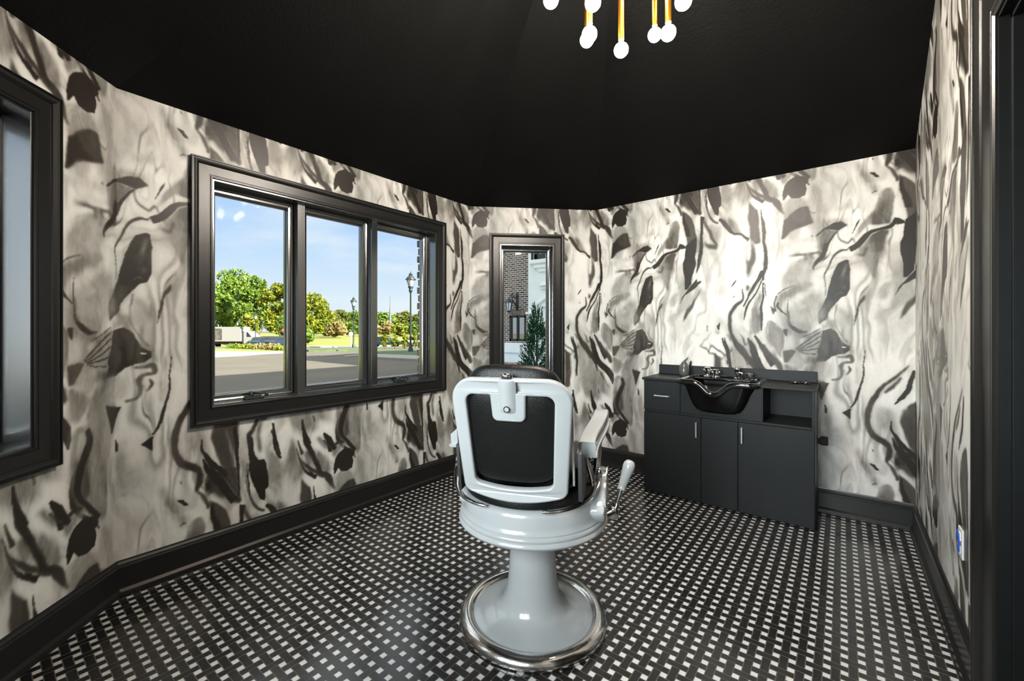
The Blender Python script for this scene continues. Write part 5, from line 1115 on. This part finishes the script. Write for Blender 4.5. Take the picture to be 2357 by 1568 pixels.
# lamp posts: about 5 m tall with a tapered glass lantern
def lamp_proto():
    r = thing('lamp_post', '', 'street lamp', group=None)
    mb = MB(); mb.lathe([(0, 0), (.26, 0), (.26, .05), (.18, .08), (.14, .3), (.09, .42), (.065, .8), (.05, 3.9), (.07, 3.95), (.11, 4.0), (.12, 4.12), (.10, 4.2), (.16, 4.24), (.17, 4.34), (0, 4.36)], seg=14); mb.build('pole', M['post'], r, True)
    mb = MB(); mb.lathe([(0, 4.34), (.11, 4.34), (.26, 4.78), (0, 4.78)], seg=8); mb.build('lantern_glass', M['lampglass'], r)
    mb = MB()
    for i in range(8):
        a = 2*PI*i/8; c_, s_ = math.cos(a), math.sin(a); mb.tube([(.12*c_, .12*s_, 4.33), (.275*c_, .275*s_, 4.79)], .012, 6)
    mb.build('lantern_frame', M['post'], r)
    mb = MB(); mb.lathe([(0, 4.77), (.34, 4.77), (.34, 4.80), (.12, 5.06), (.10, 5.09), (.14, 5.11), (.05, 5.22), (.03, 5.25), (.02, 5.33), (0, 5.35)], seg=16); mb.build('lantern_roof', M['post'], r, True)
    return r
lp0 = lamp_proto()
LPS = [(-6.75, 28.1, 1.02, 'nearest black street lamp, tallest one in the right pane beside the brick edge'),
       (-16.3, 43.4, .99, 'black street lamp in the middle pane, standing free against the sky'),
       (-37.7, 62, .94, 'black street lamp standing in front of the green trees in the left pane'),
       (-57.3, 88, .96, 'farthest and smallest black street lamp, behind the white truck')]
for i, (a, d, k, lab) in enumerate(LPS):
    o = lp0 if i == 0 else copy_tree(lp0)
    o.location = YP(a, d, -.01); o.scale = (k, k, k); o['label'] = lab; o['group'] = 'street lamps around the parking lot'

# box truck
hd = rad(38)
tr = thing('box_truck', 'white box truck parked beneath the trees at the left', 'truck', YP(-43.4, 64.5, -.15), hd)
MB().box(-3.6, 2.7, -1.15, 1.15, .95, 3.15, .04).build('cargo_box', M['truckw'], tr)
MB().box(-1.75, -.15, -1.18, -1.152, 1.2, 2.9).build('side_panel', M['truckp'], tr)['label'] = 'faded printed panel'
MB().box(-3.5, 4.4, -.45, .45, .55, .95).build('chassis', M['rust'], tr)
MB().prism([(2.8, .6), (2.8, 2.5), (3.6, 2.5), (4.3, 1.6), (4.6, 1.5), (4.6, .6)], 'y', -1.0, 1.0, .06).build('cab', M['truckw'], tr)
MB().prism([(3.45, 1.65), (3.45, 2.35), (3.62, 2.35), (4.15, 1.65)], 'y', -1.01, 1.01).build('cab_window', M['carglass'], tr)
for x in (-2.2, 3.6):
    for y in (-.95, .95):
        mb = MB(); mb.lathe([(0, -.13), (.30, -.13), (.42, -.10), (.42, .10), (.30, .13), (0, .13)], seg=20, axis=Matrix.Rotation(PI/2, 4, 'X')); mb.build('wheel', M['tyre'], tr, True, (x, y, .42))

def car(a, d, rz, m, lab, grp=None):
    t_ = thing('parked_car', lab, 'car', YP(a, d), rz, grp)
    MB().prism([(-2.2, .3), (-2.25, .75), (-1.9, .92), (1.1, .95), (2.1, .78), (2.25, .55), (2.2, .3)], 'y', -.87, .87, .05).build('body', m, t_, True)
    MB().prism([(-1.8, .9), (-1.3, 1.38), (.3, 1.42), (1.15, .93)], 'y', -.74, .74, .05).build('cabin', M['carglass'], t_, True)
    for x in (-1.35, 1.4):
        for y in (-.8, .8):
            mb = MB(); mb.lathe([(0, -.1), (.32, -.09), (.32, .09), (0, .1)], seg=18, axis=Matrix.Rotation(PI/2, 4, 'X')); mb.build('wheel', M['tyre'], t_, True, (x, y, .32))
car(-35.2, 60.0, rad(120), M['carblue'], 'dark blue parked car half hidden by planting, left pane')
car(-31.2, 57.0, rad(115), M['carblue'], 'dark parked car beside the no entry sign post')
car(-17.6, 58.5, rad(38), M['carblue'], 'blue parked car behind the leftmost hedge shrubs in the right pane')
car(-12.4, 57.0, rad(38), M['carwhite'], 'pale parked car behind the hedge, next to the nearest street lamp')

# signs
sg = thing('no_entry_sign', 'red and white round no entry sign on a post at the left mullion', 'road sign', YP(-32.3, 60.0))
MB().tube([(0, 0, 0), (0, 0, 2.5)], .04, 8).build('sign_post', M['steel'], sg)
fx = Matrix.Rotation(hd, 4, 'Z') @ Matrix.Rotation(PI/2, 4, 'X')
mb = MB(); mb.lathe([(0, -.015), (.42, -.015), (.42, .015), (0, .015)], seg=28, axis=fx); dsk = mb.build('sign_disc', M['red'], sg, False, (0, 0, 2.35)); dsk.location = (0.05*math.sin(hd), -.05*math.cos(hd), 2.35)
mb = MB(); mb.box(-.30, .30, -.035, -.017, -.06, .06); mb.xf(Matrix.Rotation(hd, 4, 'Z')); mb.build('sign_bar', M['signw'], dsk)
sg = thing('round_sign', 'small white round sign on a white post by the second street lamp', 'road sign', YP(-17.0, 44.6))
MB().tube([(0, 0, 0), (0, 0, 1.55)], .04, 8).build('sign_post', M['signw'], sg)
mb = MB(); mb.lathe([(0, -.015), (.22, -.015), (.22, .015), (0, .015)], seg=24, axis=fx); o = mb.build('sign_disc', M['signw'], sg, False); o.location = (.09*math.sin(hd), -.09*math.cos(hd), 1.45)
tw = thing('radio_tower', 'thin grey mast rising above the distant treeline in the right pane', 'tower', YP(-46.2, 160))
mb = MB(); mb.lathe([(0, 0), (.9, 0), (.5, 11), (.24, 14.5), (.11, 20.2), (0, 20.5)], seg=8); mb.build('mast', mat('weathered mast', (.10, .11, .12), .8, noise=.1), tw)
tw.scale = (.72, .72, .72)

# trees: leaf cards spread over clustered puffs, with trunk and limbs
def leaves(n, puffs, size, rng, flat=1.0):
    w = np.array([p[3]**2 for p in puffs]); w = w/w.sum(); k = rng.choice(len(puffs), n, p=w)
    P = np.array(puffs)[k]; dirs = rng.normal(size=(n, 3)); dirs /= np.linalg.norm(dirs, axis=1)[:, None]
    r = P[:, 3]*(.62+.42*rng.rand(n)); c = P[:, :3]+dirs*r[:, None]*np.array([1, 1, flat])
    a = rng.normal(size=(n, 3)); a /= np.linalg.norm(a, axis=1)[:, None]; b = np.cross(a, rng.normal(size=(n, 3))); b /= np.linalg.norm(b, axis=1)[:, None]
    s = size*(.6+.8*rng.rand(n))[:, None]
    V = np.stack([c-a*s, c+b*s*.55, c+a*s, c-b*s*.55], 1).reshape(-1, 3)
    return V
def quadmesh(name, V):
    me = bpy.data.meshes.new(name); n = len(V)//4; me.vertices.add(len(V)); me.vertices.foreach_set('co', V.astype(np.float32).reshape(-1))
    me.loops.add(len(V)); me.loops.foreach_set('vertex_index', np.arange(len(V), dtype=np.int32)); me.polygons.add(n)
    me.polygons.foreach_set('loop_start', (np.arange(n)*4).astype(np.int32)); me.polygons.foreach_set('loop_total', np.full(n, 4, np.int32)); me.update(calc_edges=True); return me
def tree(a, d, w, h, trunk, n, lf, size, lab, seed, grp=None, name='tree', catg='tree'):
    rng = np.random.RandomState(seed); loc = YP(a, d, -.05)
    t_ = thing(name, lab, catg, loc, 0, grp)
    puffs = []; cz = trunk+(h-trunk)/2; rz = (h-trunk)/2
    for i in range(30):
        q = rng.normal(size=3); q /= np.linalg.norm(q); q *= .82*rng.rand()**.4
        tap = 1-.35*max(0, q[2]); puffs.append((q[0]*w/2*tap*1.08, q[1]*w/2*tap*1.08, cz+math.copysign(abs(q[2])**.8, q[2])*rz*.95, w*(.13+.08*rng.rand())))
    link('foliage', quadmesh('foliage', leaves(n, puffs, size, rng, .8)), M[lf], t_)
    mb = MB(); mb.tube([(0, 0, 0), (0, 0, trunk), (.1, 0, cz)], w*.035+.03, 8, scales=[1.2, .9, .4])
    for i in range(5):
        p = puffs[i*3]; mb.tube([(0, 0, trunk*.9), (p[0]*.5, p[1]*.5, (trunk+p[2])/2), (p[0], p[1], p[2])], w*.015+.01, 6)
    mb.build('trunk', M['bark'], t_, True); return t_
def px_tree(px, top, wpx, d, trunk, n, lf, lab, seed, grp, size=None, **k):
    tree((px-1178.5)/971*d, d, wpx/971*d, H+(762-top)/971*d-gz(d), trunk, n, lf, size or d*.0042, lab, seed, grp, **k)
G1 = 'big trees behind the truck'; G2 = 'distant treeline'
px_tree(522, 597, 124, 100, 2.0, 5200, 'leaf2', 'tallest bright green tree, above the white truck at the left edge', 1, G1)
px_tree(592, 630, 100, 92, 1.6, 4600, 'leaf1', 'dense mid green tree between the tallest tree and the yellowing one', 2, G1)
px_tree(646, 634, 84, 80, 1.4, 3800, 'leaf3', 'yellow green tree cut by the first window mullion', 3, G1)
px_tree(714, 668, 92, 106, 1.0, 3800, 'leaf3', 'tallest yellow green tree in the middle pane', 4, G1)
px_tree(572, 722, 44, 73, 1.2, 1500, 'leaf3', 'small golden tree just right of the truck', 5, G1)
px_tree(556, 690, 70, 124, 1.0, 2600, 'leaf1', 'rear green tree filling the gap behind the truck', 6, G1)
px_tree(640, 724, 36, 62, 1.6, 900, 'leaf1', 'slim young tree beside the no entry sign', 7, None, d_=0) if False else tree(-36.2, 67, 2.4, 5.0, 1.7, 900, 'leaf1', .26, 'slim young tree beside the no entry sign', 7, None)
px_tree(700, 745, 40, 80, .3, 1100, 'leaf2', 'low green bush at the foot of the middle pane tree', 8, None)
px_tree(772, 741, 46, 112, .8, 1500, 'leaf4', 'peach coloured autumn tree in the middle pane', 9, None)
far = [(752, 716, 56, 'leaf5'), (786, 714, 60, 'leaf5'), (822, 717, 56, 'leaf1'), (852, 716, 50, 'leaf5'), (884, 718, 50, 'leaf2'), (914, 720, 40, 'leaf3'), (938, 714, 52, 'leaf5'), (968, 716, 46, 'leaf1'), (684, 712, 60, 'leaf5')]
fl = ['first tree of the distant treeline, beside the tall yellow green tree', 'rounded olive tree of the distant line above the peach tree', 'green distant tree directly behind the second street lamp', 'olive distant tree hidden partly by the second mullion', 'fresh green distant tree left of the mast in the right pane', 'yellowish distant tree just right of the mast', 'olive distant tree behind the nearest street lamp', 'distant tree touching the brick edge of the right pane', 'distant tree behind the first mullion']
for i, (px, top, w, lf) in enumerate(far): px_tree(px, top, w, (148, 174, 200)[i % 3], .2, 2000, lf, fl[i], 20+i, G2, size=.62)
for i, (px, w, lf) in enumerate([(757, 36, 'leaf1'), (806, 40, 'leaf1'), (838, 30, 'leaf2'), (890, 40, 'leaf4'), (922, 34, 'leaf3'), (954, 30, 'leaf1')]):
    px_tree(px, 742, w, (124, 138)[i % 2], .1, 1100, lf, ['low dark bush between the tall tree and the peach tree', 'low green bush left of the second street lamp', 'low bush right of the second street lamp', 'pale low bush under the mast', 'golden low bush left of the nearest street lamp', 'green low bush at the brick edge'][i], 40+i, 'low bushes on the far lawn', size=.5, name='bush', catg='bush')
# planting strip and hedge shrubs
for i, (px, d, w, h, lf) in enumerate([(600, 33, 1.6, .55, 'leaf4'), (572, 34, 1.8, .5, 'leaf3'), (545, 36, 1.7, .45, 'leaf2'), (628, 31, 1.3, .6, 'leaf4'), (650, 30, 1.2, .5, 'leaf3')]):
    tree((px-1178.5)/971*d, d, w, h, .05, 500, lf, .09, ['pinkish tuft in the planting bed, just left of the tallest tuft', 'yellowish tuft below the golden tree', 'green tuft in front of the truck cab', 'tallest pinkish tuft in the planting bed', 'yellow tuft at the left mullion'][i], 60+i, 'tufts in the planting bed', 'ornamental_grass', 'shrub')
for i, px in enumerate((886, 909, 932, 956)):
    d = 38.6; tree((px-1178.5)/971*d, d, .70, 1.5, .08, 700, 'leaf3', .10, ['leftmost cone shaped hedge shrub in the right pane', 'second cone shaped hedge shrub from the left in the right pane', 'cone shaped hedge shrub just left of the nearest street lamp', 'cone shaped hedge shrub at the brick edge'][i], 80+i, 'row of hedge shrubs', 'hedge_shrub', 'shrub')
# trees mirrored in the neighbouring window stand behind the house corner
for i, (x, y, w, h) in enumerate([(-33, -12, 9, 9), (-42, -20, 11, 11), (-26, -24, 8, 8)]):
    ax_, dd = (C38*x+S38*y), (-S38*x+C38*y)
    tree(ax_, dd, w, h, 1.0, 900, 'leaf2', .5, ['green tree beyond the left window wall', 'largest tree beyond the left window wall', 'rear tree beyond the left window wall'][i], 90+i, None)
mb = MB(); mb.box(-60, -14, -36, 4, -.35, -.12); mb.build('lawn_left', M['drylawn'])['kind'] = 'structure'

# ------------------------------------------------------------------ neighbouring wing seen through the narrow window
def uvwall(name, m, parent, quads):
    """quads: list of 4 world points with uv in metres"""
    me = bpy.data.meshes.new(name); V = []; F = []; UV = []
    for q in quads:
        b = len(V); V += [p for p, _ in q]; F.append(tuple(range(b, b+len(q)))); UV += [u for _, u in q]
    me.from_pydata(V, [], F); uvl = me.uv_layers.new(name='UVMap'); uvl.data.foreach_set('uv', [c for u in UV for c in u]); me.update()
    return link(name, me, m, parent)
WY = 12.3
wing = thing('neighbouring_wing', 'brick and white stucco house wing seen through the narrow window', 'building', (-10.5, WY, -.2))
def wq(x0, x1, z0, z1, y=WY): # facade quad facing the room
    o = wing.location; P = [(x1, z0), (x0, z0), (x0, z1), (x1, z1)]
    return [((x-o.x, y-o.y, z-o.z), (x, z)) for x, z in P]
BX0, BX1, BZ0, TOP = -14.0, -8.83, .85, 5.4
wx0, wx1, wz0, wz1 = -9.72, -8.98, .93, 1.86
uvwall('brick_wall', M['brick'], wing, [wq(BX0, wx0, BZ0, TOP), wq(wx0, wx1, wz1+.22, TOP), wq(wx1, BX1, BZ0, TOP), wq(wx0, wx1, BZ0, wz0)])
mb = MB(); mb.box(BX0, BX1, WY+.3, WY+9, -.2, TOP); mb.xf(Matrix.Translation(-wing.location)); mb.build('wall_core', M['stucco'], wing)
# soldier course over the window
sol = MB(); 
for i in range(11): sol.box(wx0+.01+i*.0672, wx0+.01+i*.0672+.055, WY-.012, WY+.05, wz1+.01, wz1+.215, .004, 1)
sol.xf(Matrix.Translation(-wing.location)); sol.build('soldier_course', mat('soldier brick', (.22, .17, .14), .9, noise=.4, nscale=6), wing)
mb = MB(); mb.box(wx0, wx1, WY+.01, WY+.06, wz1, wz1+.22); mb.xf(Matrix.Translation(-wing.location)); mb.build('lintel', M['concrete'], wing)
mb = MB(); mb.box(BX0, BX1, WY-.05, WY+.3, -.2, .50); mb.box(BX0, BX1, WY-.10, WY+.3, .50, .86, .01); mb.xf(Matrix.Translation(-wing.location)); mb.build('white_plinth', M['stucco'], wing)
mb = MB()
for a, b, c, e in ((wx0, wx0+.09, wz0, wz1), (wx1-.06, wx1, wz0, wz1), (wx0, wx1, wz1-.07, wz1), (wx0, wx1, wz0, wz0+.08), ((wx0+wx1)/2-.035, (wx0+wx1)/2+.035, wz0, wz1)): mb.box(a, b, WY-.02, WY+.06, c, e, .004, 1)
mb.xf(Matrix.Translation(-wing.location)); wf = mb.build('window_frame', M['post'], wing)
mb = MB(); mb.box(wx0+.05, wx1-.05, WY+.03, WY+.04, wz0+.05, wz1-.05); mb.xf(Matrix.Translation(-wing.location)); mb.build('window_pane', M['mirror'], wf)
# stucco bay with cornice, arch trim and upper window
mb = MB(); mb.box(BX1, -4.5, WY-.06, WY+9, -.2, TOP+.1)
mb.xf(Matrix.Translation(-wing.location)); mb.build('stucco_bay', M['stucco'], wing)
mb = MB()
mb.prism([(-8.66, 3.72), (-8.60, 3.60), (-8.42, 3.46), (-8.35, 3.36), (-4.5, 3.36), (-4.5, 3.72)], 'y', WY-.10, WY-.03, .01)
mb.box(-8.72, -4.5, WY-.16, WY-.03, 3.66, 3.80, .015); mb.box(-8.55, -4.5, WY-.13, WY-.03, 3.50, 3.58, .01)
mb.box(-8.30, -4.5, WY-.14, WY-.05, 2.86, 2.93, .01); mb.box(-8.26, -4.5, WY-.12, WY-.05, 2.76, 2.80, .01)
mb.box(-8.90, -8.48, WY-.14, WY-.03, 1.90, 1.98, .01); mb.box(-8.86, -8.52, WY-.12, WY-.03, 1.78, 1.82, .01)
mb.sweep([(-8.46, WY-.09, 1.85), (-8.46, WY-.09, 2.22), (-7.6, WY-.09, 2.72)], rrect(-.04, .04, -.04, .04, .01, 2), up=(0, -1, 0)); mb.sweep([(-8.28, WY-.08, -.1), (-8.28, WY-.08, 2.06), (-7.5, WY-.08, 2.50)], rrect(-.025, .025, -.03, .03, .01, 2), up=(0, -1, 0))
mb.xf(Matrix.Translation(-wing.location)); mb.build('cornice_trim', M['stucco'], wing)
mb = MB()
mb.box(-8.66, -8.60, WY-.12, WY-.05, 3.82, 5.3); mb.box(-8.52, -8.38, WY-.14, WY-.05, 3.82, 5.3); mb.box(-8.52, -7.0, WY-.14, WY-.05, 3.82, 3.98)
mb.xf(Matrix.Translation(-wing.location)); wf = mb.build('window_frame', M['post'], wing)
mb = MB(); mb.box(-8.42, -7.0, WY-.09, WY-.08, 3.95, 5.3); mb.xf(Matrix.Translation(-wing.location)); mb.build('window_pane', M['mirror'], wf)
# wall lantern on a scrolled bracket
wl = thing('wall_lantern', 'black scrolled wall lantern on the brick wing above its window', 'lantern', (-9.36, WY-.01, 2.05))
mb = MB(); mb.box(-.05, .05, -.03, 0, .0, .62, .01); mb.tube(cat([(0, -.02, .1), (0, -.10, .2), (0, -.22, .30), (0, -.30, .42), (0, -.24, .5), (0, -.14, .46), (0, -.02, .55)], 6), .022, 8)
mb.tube(cat([(0, -.30, .42), (-.02, -.34, .52), (-.02, -.30, .58), (0, -.24, .55)], 5), .018, 8); mb.build('bracket', M['post'], wl, True)
mb = MB(); mb.lathe([(0, .44), (.03, .42), (.05, .38), (.14, .30), (.15, .27), (0, .27)], -.10, -.36, 8); mb.lathe([(0, -.10), (.02, -.09), (.07, -.04), (.075, -.02), (0, -.02)], -.10, -.36, 8)
for i in range(6): a = 2*PI*i/6; mb.tube([(-.10+.068*math.cos(a), -.36+.068*math.sin(a), -.03), (-.10+.125*math.cos(a), -.36+.125*math.sin(a), .28)], .012, 6)
mb.tube([(-.10, -.36, .42), (-.06, -.32, .50)], .015, 6); mb.build('lantern_cage', M['post'], wl)
mb = MB(); mb.lathe([(0, -.02), (.06, -.02), (.11, .27), (0, .27)], -.10, -.36, 12); mb.build('lantern_glass', M['lampglass'], wl)
# paving band and low brick garden wall
mb = MB(); mb.box(-10.9, -4, 9.3, WY-.12, -.3, -.02); mb.build('paving_blue', M['slate'])['kind'] = 'structure'
gw = thing('garden_wall', 'low brick garden wall with a capping course behind the conifer', 'garden wall', (-6.6, 8.8, -.2))
def gq(x0, x1, z0, z1, y): return [((x, y, z), (x, z)) for x, z in ((x1, z0), (x0, z0), (x0, z1), (x1, z1))]
uvwall('wall_face', M['brick'], gw, [gq(-3.4, 2.2, 0, .54, 0), [((x, y, .54), (x, y)) for x, y in ((-3.4, 0), (2.2, 0), (2.2, .3), (-3.4, .3))]])
mb = MB(); mb.box(-3.38, 2.18, .01, .29, 0, .535); mb.build('wall_core', M['stucco'], gw)
mb = MB()
for i in range(72): mb.box(-3.38+i*.077, -3.38+i*.077+.062, -.03, .33, .545, .645, .005, 1)
mb.build('capping_course', mat('capping brick', (.26, .22, .18), .9, noise=.35, nscale=9), gw)
# conifer
def conifer():
    rng = np.random.RandomState(5); t_ = thing('conifer', 'dark green cone shaped conifer outside the narrow window', 'conifer', (-5.13, 7.42, -.2))
    V = []; h = 1.98; nb = 620
    for i in range(nb):
        z = .02+(h-.1)*(1-rng.rand()**.75)*1.0; z = min(z, h-.08); R = .42*(1-z/h)**.72+.012; a = rng.rand()*2*PI
        r0 = R*(.25+.55*rng.rand()); base = np.array([r0*math.cos(a), r0*math.sin(a), z]); tip = base+np.array([R*.5*math.cos(a), R*.5*math.sin(a), .10+.16*rng.rand()])
        for k in range(34):
            q = base+(tip-base)*rng.rand(); dd = (tip-base)/np.linalg.norm(tip-base)+rng.normal(size=3)*.35; dd /= np.linalg.norm(dd); L = .040*(.6+rng.rand()*.8)
            s = np.cross(dd, rng.normal(size=3)); s /= np.linalg.norm(s); V += [q-s*.005, q+dd*L*.5+s*.007, q+dd*L, q+dd*L*.5-s*.007]
    link('foliage', quadmesh('foliage', np.array(V)), M['leaf6'], t_)
    mb = MB(); mb.tube([(0, 0, 0), (0, 0, 1.6)], .03, 8, scales=[1, .3]); mb.build('trunk', M['bark'], t_)
conifer()

# ------------------------------------------------------------------ our own building around the room
def veneer(name, p0, p1, op, off=.20, th=.10, zb=-.2, zt=2.75, ext=(.12, .12)):
    """brick outer leaf with toothed sides at the opening"""
    p0 = Vector(p0); p1 = Vector(p1); L = (p1-p0).length; d = (p1-p0)/L; nn = Vector((-d.y, d.x)); c = Vector((APEX.x, APEX.y))-p0
    if nn.dot(c) < 0: nn = -nn
    s0, s1, z0, z1 = op; mb = MB()
    def bx(a, b, c0, c1, n0=off, n1=off+th):
        V = [(p0.x+d.x*s-nn.x*n, p0.y+d.y*s-nn.y*n, z) for s in (a, b) for n in (n0, n1) for z in (c0, c1)]
        mb.raw(V, ((0, 1, 3, 2), (4, 6, 7, 5), (0, 4, 5, 1), (2, 3, 7, 6), (0, 2, 6, 4), (1, 5, 7, 3)))
    bx(-ext[0], L+ext[1], zb, z0-.02); bx(-ext[0], L+ext[1], z1+.03, zt); bx(-ext[0], s0-.045, z0-.02, z1+.03); bx(s1+.045, L+ext[1], z0-.02, z1+.03)
    z = z0-.02; i = 0
    while z < z1:
        e = .012 if i % 2 else .0
        bx(s1+.012-e, s1+.05, z+.005, min(z+.062, z1+.02), off-.045, off+th); bx(s0-.05, s0-.02+e, z+.005, min(z+.062, z1+.02), off-.045, off+th); z += .072; i += 1
    mb.build(name, mat('veneer brick', (.12, .095, .08), .9, col2=(.28, .21, .17), nscale=9))['kind'] = 'structure'
veneer('veneer_left', pL1, pA1, (WA[0], WA[1]+.035, WA[2], WA[3]))
veneer('veneer_back_left', pA1, pB1, (WB[0]-.01, WB[1]+.03, WB[2], WB[3]))
veneer('veneer_left_front', pL0, pL1, WL)
mb = MB(); mb.box(1.7, 14, -14, 24, -.2, 9.2); mb.box(-2.0, 1.7, 4.15, 6.5, -.2, .3); mb.build('house_mass', M['stucco'])['kind'] = 'structure'
mb = MB(); mb.box(-1.9, .379+1.35, 3.95, 4.1, -.2, 3.2); mb.build('house_back', M['stucco'])['kind'] = 'structure'

# ------------------------------------------------------------------ light
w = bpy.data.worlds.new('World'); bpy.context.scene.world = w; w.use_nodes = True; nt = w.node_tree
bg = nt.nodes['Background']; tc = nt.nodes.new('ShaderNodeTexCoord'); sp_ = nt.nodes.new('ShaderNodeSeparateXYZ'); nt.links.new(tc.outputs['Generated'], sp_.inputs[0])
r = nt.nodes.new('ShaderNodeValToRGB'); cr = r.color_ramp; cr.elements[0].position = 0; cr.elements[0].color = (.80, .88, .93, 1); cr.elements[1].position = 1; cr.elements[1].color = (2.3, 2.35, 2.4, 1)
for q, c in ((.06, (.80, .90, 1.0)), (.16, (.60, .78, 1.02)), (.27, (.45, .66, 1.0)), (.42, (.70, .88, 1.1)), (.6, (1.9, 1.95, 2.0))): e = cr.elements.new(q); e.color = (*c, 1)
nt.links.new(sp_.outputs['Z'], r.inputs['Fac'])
mp = nt.nodes.new('ShaderNodeMapping'); mp.inputs['Scale'].default_value = (1.6, 1.6, 5.5); mp.inputs['Location'].default_value = (.35, .1, .2); nt.links.new(tc.outputs['Generated'], mp.inputs[0])
n = nt.nodes.new('ShaderNodeTexNoise'); n.inputs['Scale'].default_value = 2.2; n.inputs['Detail'].default_value = 6; n.inputs['Roughness'].default_value = .55; nt.links.new(mp.outputs[0], n.inputs['Vector'])
cf = nt.nodes.new('ShaderNodeValToRGB'); cf.color_ramp.elements[0].position = .48; cf.color_ramp.elements[0].color = (0, 0, 0, 1); cf.color_ramp.elements[1].position = .74; cf.color_ramp.elements[1].color = (.75, .75, .75, 1)
nt.links.new(n.outputs['Fac'], cf.inputs['Fac'])
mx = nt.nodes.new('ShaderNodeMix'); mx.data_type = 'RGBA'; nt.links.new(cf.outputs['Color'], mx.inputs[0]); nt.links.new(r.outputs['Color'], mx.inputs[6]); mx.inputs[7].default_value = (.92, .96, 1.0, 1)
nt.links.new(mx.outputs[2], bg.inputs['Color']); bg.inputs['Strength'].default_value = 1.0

sd = bpy.data.lights.new('sun', 'SUN'); sd.energy = 25; sd.angle = rad(.5); sd.color = (1, .93, .80)
so_ = bpy.data.objects.new('sun', sd); C.objects.link(so_)
el = rad(27); v3 = Vector((.985*math.cos(el), .17*math.cos(el), math.sin(el))); so_.rotation_euler = v3.to_track_quat('Z', 'Y').to_euler(); so_.location = (0, 0, 30)

def area(name, loc, target, sx, sy, e, col):
    d = bpy.data.lights.new(name, 'AREA'); d.shape = 'RECTANGLE'; d.size = sx; d.size_y = sy; d.energy = e; d.color = col
    o = bpy.data.objects.new(name, d); C.objects.link(o); o.location = loc
    o.rotation_euler = (Vector(loc)-Vector(target)).to_track_quat('Z', 'Y').to_euler(); return o
# added area lamp outside the unseen rear window, boosting daylight in the room
area('daylight_boost_lamp', (-.60, -3.2, 2.25), (-.70, 2, 1.10), 2.5, 3.0, 780, (.90, .96, 1.0))

# ------------------------------------------------------------------ camera
cd = bpy.data.cameras.new('camera'); co_ = bpy.data.objects.new('camera', cd); C.objects.link(co_)
co_.location = (0, 0, H); co_.rotation_euler = (rad(90), 0, rad(38)); cd.sensor_width = 36; cd.lens = 36*971/2357; cd.shift_y = -22/2357; cd.clip_start = .02; cd.clip_end = 900
sc = bpy.context.scene; sc.camera = co_
sc.view_settings.view_transform = 'Standard'; sc.view_settings.look = 'None'; sc.view_settings.gamma = 1; sc.view_settings.exposure = 0
sc.cycles.use_denoising = True; sc.cycles.max_bounces = 8; sc.cycles.transparent_max_bounces = 16; sc.cycles.sample_clamp_indirect = 8
sc.cycles.caustics_reflective = False; sc.cycles.caustics_refractive = False
